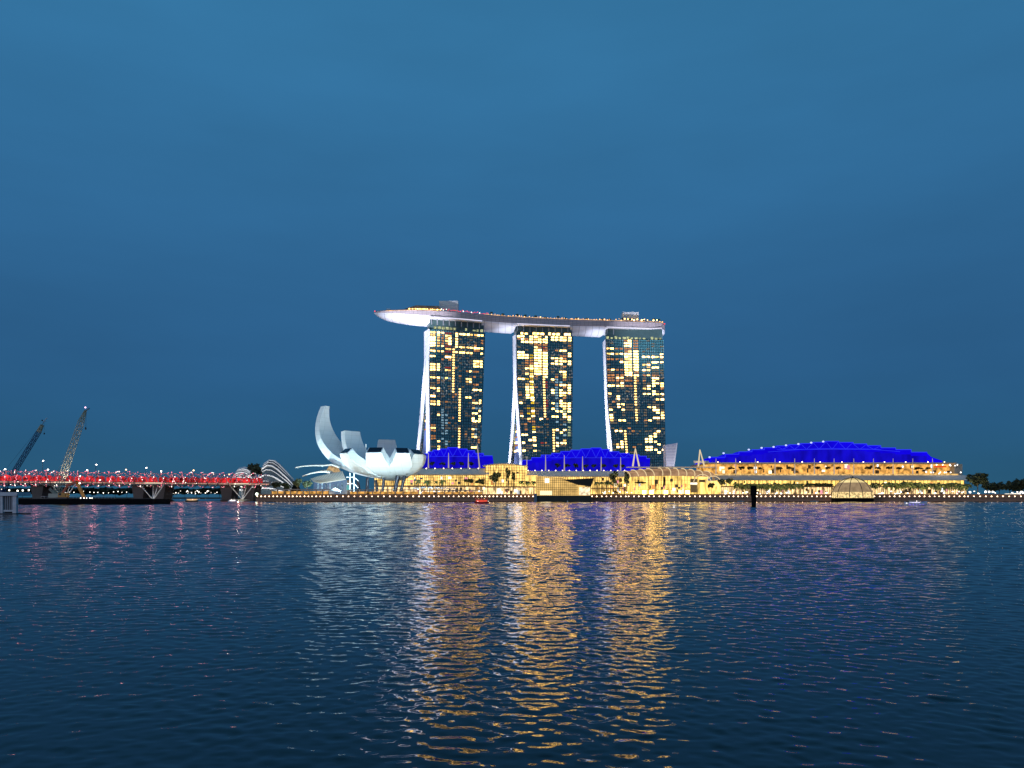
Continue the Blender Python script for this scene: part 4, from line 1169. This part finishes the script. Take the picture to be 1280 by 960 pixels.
tree("small tree above the left end of the amber shelter", 346, 600, 618, 14, 560, 1, None, .7)
tree("dark bush by the bridge's landing beside the greenhouse", 358, 602, 618, 12, 570, 0, None, .8)

for i in range(17):
    px = lerp(618, 828, i / 16) + random.uniform(-4, 4); Yd = interp(px, depth_pts) + 9
    zb = DZ + .9; h = random.uniform(3.2, 5.5); t = thing("palm_tree", "small palm growing on the roof deck among its amber lamps", "palm tree", (X(px, Yd), Yd, zb), "palms on the roof deck")
    inst(random.choice(PALMS), "fronds", t, (0, 0, h), (2.2, 2.2, 2.6), random.uniform(0, 6)); inst(PTRUNK, "trunk", t, (0, 0, h), (5, 5, h))

# ------------------------------------------------------------------ lamps along the quay
def lamp_mesh():
    m = MB(); m.k = 1; m.tube([(0, 0, 0), (0, 0, .55)], .13, 6); m.k = 0; m.ball((0, 0, .72), .34, .34, .3, n=8, m=5)
    o = m.build("quay_lamp", [QUAYLED, DARK]); me = o.data; bpy.data.objects.remove(o); return me
LM = lamp_mesh()
segs = [(322, 410, 4.9, "left of the museum"), (414, 524, 7.3, "below the white lotus museum"), (530, 592, 6.2, "below the theatre hall"), (597, 666, 5.0, "below the entrance block"),
        (740, 782, 6.4, "between the crystal pavilion and the atrium"), (786, 900, 6.2, "below the golden atrium"), (905, 1038, 5.7, "between the atrium and the glass dome"), (1093, 1205, 6.4, "right of the glass dome below the palms"), (1210, 1290, 7.0, "at the foot of the dark trees on the right")]
for a, e, stp, wh in segs:
    n = round((e - a) / stp)
    for i in range(n + 1):
        px = lerp(a, e, i / n) + random.uniform(-.3, .3)
        o = bpy.data.objects.new("quay_lamp", LM); COL.objects.link(o); o.location = (X(px, QY), QY - .3, 2.75)
        tag(o, "small lamp on the quay edge " + wh, "lamp", "lamps along the quay edge")
for px in (350, 395, 560, 590, 625, 655, 750, 775, 800, 905, 935, 965, 995, 1025, 1100, 1125, 1150, 1175, 1200, 1225):
    d = bpy.data.lights.new("inland_fill", 'SPOT'); d.energy = 16000; d.color = (1, .76, .40); d.shadow_soft_size = .5; d.spot_size = R(150); d.spot_blend = .5
    o = bpy.data.objects.new("inland_fill", d); COL.objects.link(o); o.location = P(px, 617.5, 506 + (px % 7) * 2); o.rotation_euler = (R(115), 0, 0)     # added unseen fill, aimed inland at the trees and fronts
# little lights of cafes and stalls on the promenade
m = MB(); m.box(-.4, .4, -.3, .3, 0, .8); ob = m.build("stall_light", WHITELED); SLM = ob.data; bpy.data.objects.remove(ob)
for a, e, n, wh in ((524, 600, 9, "below the theatre hall"), (742, 790, 8, "between pavilion and atrium"), (905, 1038, 20, "left of the glass dome"), (1100, 1205, 18, "under the palms right of the dome"), (1210, 1285, 16, "under the dark trees at the right edge")):
    for i in range(n):
        px = random.uniform(a, e); py = random.uniform(614.5, 618)
        o = bpy.data.objects.new("stall_light", SLM); COL.objects.link(o); v = P(px, py, 505 + random.uniform(-8, 8)); o.location = v; s = random.uniform(.35, 1.0); o.scale = (s * 1.3, 1, s)
        tag(o, "small bright stall light on the promenade " + wh, "light", "stall lights on the promenade")
for i, px in enumerate((1232, 1236.5, 1241)):
    t = thing("lamp_post", ["leftmost", "middle", "rightmost"][i] + " of three globe lamp posts under the big dark tree at the right", "lamp post", P(px, 620, 500), "globe lamp posts at the right")
    m = MB(); m.tube([P(px, 621, 500), P(px, 615.6, 500)], .12, 5); m.build("pole", DARK, t)
    m = MB(); m.ball(P(px, 614.8, 500), .65, n=8, m=5); m.build("globe", WHITELED, t)
for i, (px, py) in enumerate(((1262, 617), (1271, 616.6), (1277, 617.6))):
    m = MB(); m.pbox(px - 2.5, px + 2.5, py, py + 3, 500, 3); tag(m.build("kiosk", emit("kiosk_light", (1, .92, .75), 1.6, var=.5, scale=1), None, P(px, py + 3, 500)), ["left", "middle", "right"][i] + " one of three bright white kiosks at the photo's right edge", "kiosk", "bright kiosks")

# ------------------------------------------------------------------ the red lit helix footbridge and the road bridge behind
hx = thing("helix_bridge", "footbridge wrapped in a double helix of steel and glowing red with white lights", "bridge", P(165, 622, 570))
def bpos(px):     # deck centre along the bridge
    Yb = lerp(545, 600, px / 330); v = P(px, lerp(602.6, 605.4, px / 330), Yb); return v
pxs = np.linspace(-22, 338, 181)
m = MB(); m.grid([[bpos(p) + Vector((0, -3, -.9)), bpos(p) + Vector((0, -3, 0)), bpos(p) + Vector((0, 3, 0)), bpos(p) + Vector((0, 3, -.9))] for p in pxs[::4]], True, smooth=False); m.build("deck", mat("bridge_deck", (.3, .27, .24), .6), hx)
HXT = mat("helix_tube", (.45, .42, .42), .35, .6)
for (rad_, ph_, tr, turn) in ((5.4, 0, .34, 13.0), (5.4, math.pi, .34, 13.0), (4.5, 1.0, .24, -13.0), (4.5, 1.0 + math.pi, .24, -13.0)):
    m = MB(); pts = []
    for k in range(721):
        p = lerp(-22, 338, k / 720); a = 2 * math.pi * p / (turn * 2) + ph_; c = bpos(p) + Vector((0, 0, 3.0)); pts.append(c + Vector((0, rad_ * math.cos(a), rad_ * math.sin(a))))
    m.tube(pts, tr, 5); m.build("helix_tube", HXT, hx)
for k in range(60):
    p = -20 + 6 * k; m = MB(); c = bpos(p) + Vector((0, 0, 3.0)); m.tube([c + Vector((0, 5.0 * math.cos(a), 5.0 * math.sin(a))) for a in np.linspace(0, 2 * math.pi, 15)], .12, 4); m.build("ring", HXT, hx)
RED_GLOW = emit("red_canopy_glow", (.8, .03, .035), .6, var=.95, scale=.35, rand=.5)  # red LED light on the bridge canopy put into emission
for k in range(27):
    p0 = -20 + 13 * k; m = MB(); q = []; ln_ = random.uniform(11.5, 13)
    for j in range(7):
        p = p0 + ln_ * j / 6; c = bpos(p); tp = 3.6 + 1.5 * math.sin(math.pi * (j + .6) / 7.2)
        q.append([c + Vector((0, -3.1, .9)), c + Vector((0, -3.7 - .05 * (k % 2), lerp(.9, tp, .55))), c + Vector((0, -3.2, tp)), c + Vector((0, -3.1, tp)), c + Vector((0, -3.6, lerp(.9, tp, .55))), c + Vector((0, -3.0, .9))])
    m.grid(q, True, smooth=False); m.build("canopy_glow", RED_GLOW, hx)
m = MB(); m.grid([[bpos(p) + Vector((0, -3.25, -.2)), bpos(p) + Vector((0, -3.25, .35)), bpos(p) + Vector((0, -3.1, .35)), bpos(p) + Vector((0, -3.1, -.2))] for p in pxs[::4]], True, smooth=False); m.build("edge_light_strip", emit("deck_edge_led", (1, .55, .38), .55, var=.7, scale=.25), hx)
PINK = emit("pink_led", (1, .22, .30), 2.0, rand=.5)
rest = MB()
for k in range(620):
    p = random.uniform(-20, 336); tt = random.choice((0, math.pi)); a = 2 * math.pi * p / 26 + tt; c = bpos(p) + Vector((0, 0, 3.0))
    q = c + Vector((0, -abs(5.6 * math.cos(a)), 5.6 * math.sin(a))); r = random.uniform(.2, .33)
    if k < 99:
        m = MB(); m.ball(q, r * 1.15, n=6, m=4); m.build("led", WHITELED if k % 4 == 0 else PINK, hx)
    else: rest.k = k % 5 > 0; rest.ball(q, r, n=5, m=3)
rest.build("led", [WHITELED, PINK], hx)["kind"] = "stuff"
for px in (81, 191.5, 303):
    c = bpos(px)
    m = MB(); m.tube([c + Vector((0, 0, -.9)), c + Vector((0, 0, .5))], 6.6, 20); pod = m.build("viewing_pod", mat("pod_rim", (.6, .55, .45), .5), hx)
    m = MB(); m.tube([c + Vector((6.7 * math.cos(a), 6.7 * math.sin(a), .2)) for a in np.linspace(0, 2 * math.pi, 21)], .3, 5); m.build("rim_light", emit("pod_rim_light", (1, .8, .55), 1.1), pod)
    foot = Vector((c.x, c.y, 1.0))
    for dx, dy in ((-9, -2), (9, -2), (-2, 4), (2, 4)):
        m = MB(); m.tube([foot, c + Vector((dx, dy, -.9))], .38, 6); m.build("raking_leg", WHITE, hx)
    m = MB(); m.tube([Vector((c.x, c.y, -2)), Vector((c.x, c.y, 1.4))], 5.2, 16); m.build("pile_cap", CONC, hx)
for k in range(9):
    d = bpy.data.lights.new("bridge_light", 'POINT'); d.energy = 1500; d.color = (1, .3, .3); d.shadow_soft_size = 1.5; d.specular_factor = .3
    o = bpy.data.objects.new("bridge_light", d); COL.objects.link(o); o.parent = hx; o.location = bpos(10 + 36 * k) + Vector((0, -1, 4.6)) - OFF[hx.name]
for px in (81, 191.5, 303):
    d = bpy.data.lights.new("pier_light", 'POINT'); d.energy = 900; d.color = (1, .85, .6); d.shadow_soft_size = .5
    o = bpy.data.objects.new("pier_light", d); COL.objects.link(o); o.parent = hx; o.location = bpos(px) + Vector((0, -9, -9.5)) - OFF[hx.name]
rb = thing("road_bridge", "plain concrete road bridge behind the red footbridge", "bridge", P(165, 622, 640))
m = MB(); m.box(X(-40, 640), X(350, 640), 640, 662, Z(606.5, 640), Z(603.0, 640)); m.build("deck", CONC, rb)
m = MB(); m.box(X(-40, 640), X(350, 640), 639.4, 639.7, Z(603, 640) + .01, Z(601.6, 640)); m.build("parapet", CONC, rb)
for px in (48, 174, 200, 284, 312):
    m = MB(); v = P(px, 606.5, 645)
    m.hexa([(v.x - 3, 643, -2), (v.x + 3, 643, -2), (v.x + 3, 660, -2), (v.x - 3, 660, -2)], [(v.x - 5.5, 643, v.z - .02), (v.x + 5.5, 643, v.z - .02), (v.x + 5.5, 660, v.z - .02), (v.x - 5.5, 660, v.z - .02)]); m.build("pier", mat("pier_concrete", (.13, .11, .09), .8), rb)
SL = [(6.5, 586.5, "leftmost street lamp behind the red bridge"), (54, 576, "tallest white street lamp, standing between the two cranes"), (60, 587, "short street lamp just right of the tall one between the cranes"), (109, 587.8, "short street lamp right of the tall pale crane"), (120.5, 580.8, "tall pinkish street lamp right of the pale crane"), (157.5, 587, "warm yellow street lamp over the middle of the red bridge"), (183, 584.8, "bright white street lamp above the bridge's middle pod"), (201.5, 589, "small street lamp just right of the middle pod"), (242, 588, "warm double street lamp over the right part of the bridge"), (286.5, 593, "small yellow street lamp left of the greenhouses")]
for px, py, lb in SL:
    t = thing("street_lamp", lb, "street lamp", P(px, 603, 650), "street lamps on the road bridge"); Yl = 652
    m = MB(); m.tube([P(px - .8, 603, Yl), P(px - .8, py + .6, Yl), P(px, py + .2, Yl)], .2, 5); m.build("pole", STEEL, t)
    m = MB(); m.ball(P(px, py, Yl), .6, .6, .45, n=8, m=5); m.build("lamp_head", emit("street_lamp_warm", (1, .66, .3), 7) if "warm" in lb or "yellow" in lb else emit("street_lamp_white", (1, .9, .82), 9), t)
# far shore lights seen under the bridges
m = MB(); m.ball((0, 0, 0), .8, n=6, m=4); ob = m.build("shore_lamp", WHITELED); SHM = ob.data; bpy.data.objects.remove(ob)
FL = [(2, 612), (6, 613), (11.5, 612.8), (22, 613.5), (28.5, 613), (36, 612.6), (53, 613), (57, 613.4)] + [(82 + i * 5.9 + random.uniform(-1.5, 1.5), 615.5 + random.uniform(-1.6, .8)) for i in range(14)] + [(206 + random.uniform(0, 66), random.uniform(613.5, 617.3)) for _ in range(30)]
for i, (px, py) in enumerate(FL):
    o = bpy.data.objects.new("shore_lamp", SHM); COL.objects.link(o); o.location = P(px, py, 1370); s = 1.9 if i < 8 else random.uniform(.45, 1.2); o.scale = (s, s, s)
    tag(o, "large white lamp on the far shore behind the barge's left end" if i < 8 else ("white lamp on the far shore above the black barge" if i < 22 else "tiny lamp on the far shore under the bridge's right spans"), "lamp", "lamps on the far shore")
for k in range(26):
    px = -30 + k * 14.5; tree("low dark tree on the far shore seen under the bridges", px, 607.5 + random.uniform(-1, 1.5), 622, 34, 1400, random.choice([0, 1, 3]), "far shore trees", .95)
lt = thing("landing_lamp", "very bright greenish lamp where the red bridge meets the quay", "lamp", P(321, 621, 500))
m = MB(); m.tube([P(321, 622, 500), P(321, 618.4, 500)], .15, 5); m.build("pole", DARK, lt)
m = MB(); m.ball(P(321, 617.6, 500), .8, n=8, m=5); m.build("lamp_head", emit("green_white", (.8, 1, .75), 9), lt)

# ------------------------------------------------------------------ barge, cranes, excavator
BY = 312
bg_ = thing("barge", "long low black work barge lying before the red bridge", "barge", P(105, 630.5, BY))
m = MB(); m.box(X(8, BY), X(191, BY), BY, BY + 16, -.6, Z(623.6, BY)); m.build("hull", BLACK, bg_)
m = MB(); m.box(X(8, BY), X(191, BY), BY - .15, BY + .3, Z(623.6, BY) + .002, Z(623.6, BY) + .16); m.build("rubbing_strip", DARK, bg_)
m = MB()
for k in range(24): x_ = X(22 + k * 4.2, BY); m.box(x_ - .04, x_ + .04, BY + 15.5, BY + 15.58, Z(623.6, BY), Z(620.6, BY))
m.box(X(22, BY), X(119, BY), BY + 15.5, BY + 15.58, Z(620.7, BY), Z(620.4, BY)); m.build("railing", STEEL, bg_)
for k in range(5):
    m = MB(); m.ball(P(100 + k * 4 + random.uniform(-1, 1), 622.6, BY + 3), .22, n=6, m=4); m.build("deck_light", WHITELED, bg_)
def lattice(m, a, b_, w0, w1, n, r):
    a, b_ = Vector(a), Vector(b_); d = (b_ - a).normalized(); s = Vector((d.z, 0, -d.x)).normalized(); f = d.cross(s)
    cs_ = []
    for (i, j) in ((-1, -1), (1, -1), (1, 1), (-1, 1)):
        cs_.append([lerp(a, b_, k / n) + (s * i + f * j) * lerp(w0, w1, k / n) / 2 for k in range(n + 1)])
    for c in cs_: m.tube([c[0], c[-1]], r, 5)
    for k in range(n):
        for q in range(4):
            c0, c1 = cs_[q], cs_[(q + 1) % 4]
            m.tube([c0[k], c1[k + 1]] if k % 2 else [c1[k], c0[k + 1]], r * .6, 4); m.tube([c0[k], c1[k]], r * .6, 4)
PALE = mat("pale_crane_paint", (.5, .47, .36), .6)
BLU = mat("blue_crane_paint", (.02, .05, .14), .6)
YEL = mat("yellow_crane_paint", (.45, .36, .16), .6)
c1 = thing("crane", "tall pale lattice crane with a lamp at its tip rising from the barge", "crane", P(69, 623, BY + 8)); CY1 = BY + 8
m = MB(); lattice(m, P(69.5, 621, CY1), P(101.5, 527, CY1), 2.1, 1.7, 17, .12); m.build("boom", PALE, c1)
m = MB(); lattice(m, P(101.5, 527, CY1), P(107, 513, CY1), 1.6, .5, 4, .12); m.build("boom_head", YEL, c1)
m = MB(); m.tube([P(106, 514, CY1), P(112, 510.5, CY1)], .2, 5); m.build("tip_jib", DARK, c1)
m = MB(); m.ball(P(106.7, 509.3, CY1), .32, n=8, m=5); m.build("tip_lamp", emit("pink_tip_lamp", (1, .55, .8), 3), c1)
m = MB(); m.tube([P(108, 513, CY1), P(107.2, 534, CY1)], .05, 4); m.build("hoist_cable", DARK, c1)
m = MB(); m.ball(P(107.1, 535.6, CY1), .33, .33, .6, n=8, m=5); m.build("hook_block", DARK, c1)
m = MB(); m.tube([P(62, 612, CY1), P(100, 527, CY1)], .05, 4); m.build("pendant_cable", STEEL, c1)
m = MB(); lattice(m, P(74, 622, CY1), P(62, 611, CY1), .9, .6, 4, .1); m.build("back_mast", PALE, c1)
m = MB(); m.box(X(64, CY1), X(78, CY1), CY1 - 2, CY1 + 2, Z(622, CY1), Z(617, CY1)); m.build("cab", PALE, c1)
for dy in (-2.6, 1.6):
    m = MB(); m.box(X(62, CY1), X(80, CY1), CY1 + dy, CY1 + dy + 1, Z(623.6, CY1) + .01, Z(622.1, CY1)); m.build("crawler_track", DARK, c1)
spot(c1, P(88, 621, CY1 - 3), P(88, 570, CY1), 15000, (1, .93, .75), 60)
b2_ = thing("work_pontoon", "dark pontoon carrying the blue crane, mostly hidden behind the red bridge", "pontoon", P(0, 625, 690))
m = MB(); m.box(X(-30, 690), X(36, 690), 684, 700, -1, 2.0); m.build("hull", BLACK, b2_)
c2 = thing("crane", "dark blue lattice crane with a yellow head farther left behind the bridge", "crane", P(0, 619, 690)); CY2 = 690
m = MB(); lattice(m, P(1, 617, CY2), P(48.5, 540, CY2), 3.0, 2.6, 15, .26); m.build("boom", BLU, c2)
m = MB(); lattice(m, P(48.5, 540, CY2), P(53, 531, CY2), 2.6, 1.6, 3, .3); m.build("boom_head", YEL, c2)
m = MB(); m.tube([P(52.5, 532, CY2), P(55, 526, CY2), P(59, 522.5, CY2)], .28, 5); m.tube([P(55, 526, CY2), P(57.5, 527, CY2)], .25, 5); m.build("tip_jib", STEEL, c2)
m = MB(); m.ball(P(52.8, 525.5, CY2), .7, n=8, m=5); m.build("sheave", DARK, c2)
m = MB(); m.tube([P(55.2, 526, CY2), P(55.3, 541, CY2)], .07, 4); m.build("hoist_cable", DARK, c2)
m = MB(); m.ball(P(55.3, 542, CY2), .75, .6, .8, n=8, m=5); m.build("hook_block", DARK, c2)
m = MB(); m.tube([P(-8, 606, CY2), P(46, 538, CY2)], .08, 4); m.build("pendant_cable", DARK, c2)
m = MB(); m.box(X(-14, CY2), X(5, CY2), CY2 - 3, CY2 + 3, Z(620.5, CY2), Z(612, CY2)); m.build("cab", BLU, c2)
for dy in (-4, 2.6):
    m = MB(); m.box(X(-15, CY2), X(8, CY2), CY2 + dy, CY2 + dy + 1.4, 2.01, Z(620.6, CY2)); m.build("crawler_track", DARK, c2)
ex = thing("excavator", "orange excavator with raised folded arm on the barge beside the pale crane", "excavator", P(90, 623, BY + 3)); EY = BY + 3
ORG = mat("orange_paint", (.62, .26, .03), .5)
m = MB(); m.prism([P(93.2, 601.5, EY), P(96.2, 600.6, EY), P(106.2, 621.5, EY), P(102.6, 621.8, EY)], (0, .7, 0)); m.build("dipper_arm", ORG, ex)
m = MB(); m.prism([P(95.6, 600.8, EY - .1), P(96.2, 603.6, EY - .1), P(86, 607.4, EY - .1), P(79, 617.5, EY - .1), P(77.2, 616.5, EY - .1), P(84.6, 605.4, EY - .1)], (0, -.6, 0)); m.build("boom", mat("red_orange_paint", (.5, .09, .03), .5), ex)
m = MB(); m.prism([P(102.6, 621.4, EY), P(106.6, 621.4, EY), P(107.6, 623.3, EY), P(104, 623.4, EY)], (0, 1.2, 0)); m.build("bucket", DARK, ex)
m = MB(); m.box(X(74.5, EY), X(83.5, EY), EY - 1.2, EY + 1.6, Z(621.6, EY), Z(616, EY)); m.build("cab", ORG, ex)
m = MB(); m.box(X(75.5, EY), X(78.5, EY), EY - 1.26, EY - 1.205, Z(619.2, EY), Z(616.6, EY)); m.build("window", SKYL, ex)
for dy in (-1.6, 1.0):
    m = MB(); m.box(X(73.5, EY), X(85.5, EY), EY + dy, EY + dy + .7, Z(623.6, EY) + .003, Z(621.7, EY)); m.build("crawler_track", DARK, ex)
m = MB(); m.ball(P(99.5, 604, EY - .8), .34, n=8, m=5); m.build("work_lamp", WHITELED, ex)
spot(ex, P(118, 622, EY - 4), P(98, 610, EY), 900, (1, .85, .6), 60)

# white pontoon hut at the left edge
HY2 = 124
ph = thing("jetty_shelter", "weathered white slatted jetty shelter cut by the left edge of the photo", "shelter", P(6, 643, HY2))
WW = mat("weathered_white", (.62, .6, .62), .7, var=.35, scale=1.5)
m = MB(); m.box(X(-22, HY2), X(21, HY2), HY2 - .4, HY2 + 3.6, -.4, Z(641.6, HY2)); m.build("float", mat("float_grey", (.08, .08, .09), .8), ph)
for x0, x1 in ((-20, -17), (0, 3.2), (15.4, 20.3)):
    m = MB(); m.pbox(x0, x1, 616.2, 641.5, HY2, .5); m.build("post", WW, ph)
m = MB(); m.pbox(-21, 21, 615.2, 619.8, HY2 - .25, 3.6); m.build("roof", WW, ph)
m = MB(); m.pbox(3.3, 15.3, 637.4, 639.6, HY2 + .1, .3); m.build("lower_rail", WW, ph)
for k in range(5):
    m = MB(); m.pbox(4.2 + k * 2.3, 5.3 + k * 2.3, 619.9, 637.3, HY2 + .15, .1); m.build("slat", mat("grey_slat", (.3, .3, .33), .7), ph)
m = MB(); m.pbox(-20, 20, 619.9, 641.4, HY2 + 3.0, .2); m.build("back_panel", mat("dark_panel", (.008, .008, .01), .8), ph)  # painted black for the shade between the slats
for px in (-15, 11):
    m = MB(); m.tube([P(px, 646, HY2 + 1.5), P(px, 642, HY2 + 1.5)], .2, 6); m.build("pile", DARK, ph)

# ------------------------------------------------------------------ boats, buoys, pile
def boat(name, label, px, Y, ln, hull_m, cabin_m, cab, lamps, flip=1):
    c = Vector((X(px, Y), Y, 0)); t = thing(name, label, "boat", c)
    m = MB(); rows = []
    for i in range(11):
        f = i / 10; x = (f - .5) * ln * flip; bw = .16 * ln * (math.sin(math.pi * min(1, .12 + f * .88)) ** .6 if f < 1 else .02) + .05; sh_ = .11 * ln * (1 + .55 * (2 * f - 1) ** 2)
        rows.append([c + Vector((x, -bw, sh_)), c + Vector((x * .96, -bw * .6, -.25)), c + Vector((x * .96, bw * .6, -.25)), c + Vector((x, bw, sh_))])
    m.grid(rows, True); m.face(rows[0]); m.face(rows[-1][::-1]); m.build("hull", hull_m, t)
    x0, x1, z0, z1 = cab
    m = MB(); m.box(c.x + x0 * ln, c.x + x1 * ln, c.y - .12 * ln, c.y + .12 * ln, z1 * ln - .1, z1 * ln + .06); m.build("roof", cabin_m, t)
    for xx in (x0, lerp(x0, x1, .33), lerp(x0, x1, .66), x1):
        m = MB(); m.tube([c + Vector((xx * ln, -.11 * ln, z0 * ln)), c + Vector((xx * ln, -.11 * ln, z1 * ln - .1))], .05, 5); m.build("post", cabin_m, t)
    m = MB(); m.box(c.x + x0 * ln * .9, c.x + x1 * ln * .9, c.y - .08 * ln, c.y + .08 * ln, z0 * ln - .2, lerp(z0, z1, .55) * ln); m.build("cabin", lamps[0], t)
    for (xx, zz, mt) in lamps[1]:
        m = MB(); m.ball(c + Vector((xx * ln, -.13 * ln, zz * ln)), .13, n=6, m=4); m.build("boat_lamp", mt, t)
    return t
REDH = mat("red_hull", (.35, .02, .02), .5)
boat("river_boat", "small red boat with lit canopy below the theatre hall", 602, 348, 6.6, REDH, mat("red_roof", (.5, .08, .05), .6), (-.42, .42, .13, .36), (emit("red_cabin_light", (1, .1, .06), .8), [(-.4, .34, RED), (-.2, .34, AMB), (0, .34, RED), (.2, .34, AMB), (.4, .34, RED), (.46, .16, WHITELED), (-.25, .15, WHITELED)]))
boat("motor_boat", "white motor boat with blue lights right of the glass dome", 1144, 268, 7.6, mat("pale_hull", (.7, .7, .8), .4), WHITE, (-.25, .2, .1, .2), (emit("boat_cabin_light", (.8, .75, 1), 1.2), [(-.45, .1, WHITELED), (0, .2, WHITELED), (.3, .05, emit("violet_lamp", (.3, .15, 1), 2.5)), (.15, .05, MATS["violet_lamp"]), (0, .05, MATS["violet_lamp"]), (-.15, .05, MATS["violet_lamp"]), (-.3, .05, MATS["violet_lamp"])]), -1)
boat("tour_boat", "little canopied boat with a warm lamp under the red bridge", 240, 480, 8, mat("dark_wood_hull", (.06, .04, .03), .6), mat("pale_roof", (.5, .5, .42), .6), (-.4, .4, .14, .3), (emit("warm_cabin", (1, .6, .3), .8), [(.1, .2, WHITELED)]))
boat("launch", "bright white lit launch beside the bridge's right pier", 291, 470, 5.5, WHITE, WHITE, (-.35, .3, .13, .3), (emit("launch_light", (1, .85, .8), 2.2), [(-.1, .3, WHITELED), (.2, .3, WHITELED)]))
boat("dinghy", "small grey dinghy moored under the quay left of the dark post", 926, 455, 4.2, mat("grey_hull", (.25, .32, .35), .5), STEEL, (-.2, .2, .1, .22), (mat("grey_cabin", (.2, .25, .28), .5), []))
boat("dinghy", "small grey dinghy moored under the quay left of the glass dome", 1018, 455, 5, MATS["grey_hull"], STEEL, (-.2, .2, .1, .2), (MATS["grey_cabin"], []))
boat("dinghy", "dark low boat moored under the quay below the golden atrium", 809, 455, 5, mat("dark_hull", (.05, .06, .07), .5), STEEL, (-.2, .2, .1, .18), (MATS["grey_cabin"], []))
dpst = thing("mooring_pile", "tall black rounded pile standing in the water before the convention hall", "pile", P(942, 632, 262))
m = MB(); c = Vector((X(942, 262), 262, 0)); k_ = 262 / F
m.tube([c + Vector((.2 * k_, 0, -1)), c + Vector((.3 * k_, 0, 10 * k_)), c + Vector((0, 0, 15 * k_))], 2.7 * k_, 12, 3.6 * k_); m.build("shaft", BLACK, dpst)
m = MB(); m.tube([c + Vector((0, 0, 13 * k_)), c + Vector((-.2 * k_, 0, 22.5 * k_))], 4.0 * k_, 14); m.ball(c + Vector((-.2 * k_, 0, 22.5 * k_)), 4.0 * k_, 4.0 * k_, 2.8 * k_, n=14, m=4, t1=math.pi / 2); m.build("fender_head", BLACK, dpst)
def buoy(label, px, Y, r, mt):
    m = MB(); m.ball((X(px, Y), Y, .25 * r), r, n=10, m=6); m.tube([(X(px, Y), Y, r), (X(px, Y), Y, r * 2.2)], r * .3, 6); tag(m.build("buoy", mt, None, (X(px, Y), Y, 0)), label, "buoy")
buoy("white round buoy floating off the golden atrium", 842.5, 205, .3, emit("buoy_light", (1, .95, .9), 1.0))
buoy("small dark buoy floating off the lotus museum", 417.5, 225, .26, BLACK)
buoy("tiny pale buoy close to the crystal pavilion's base", 709.5, 455, .45, WHITE)
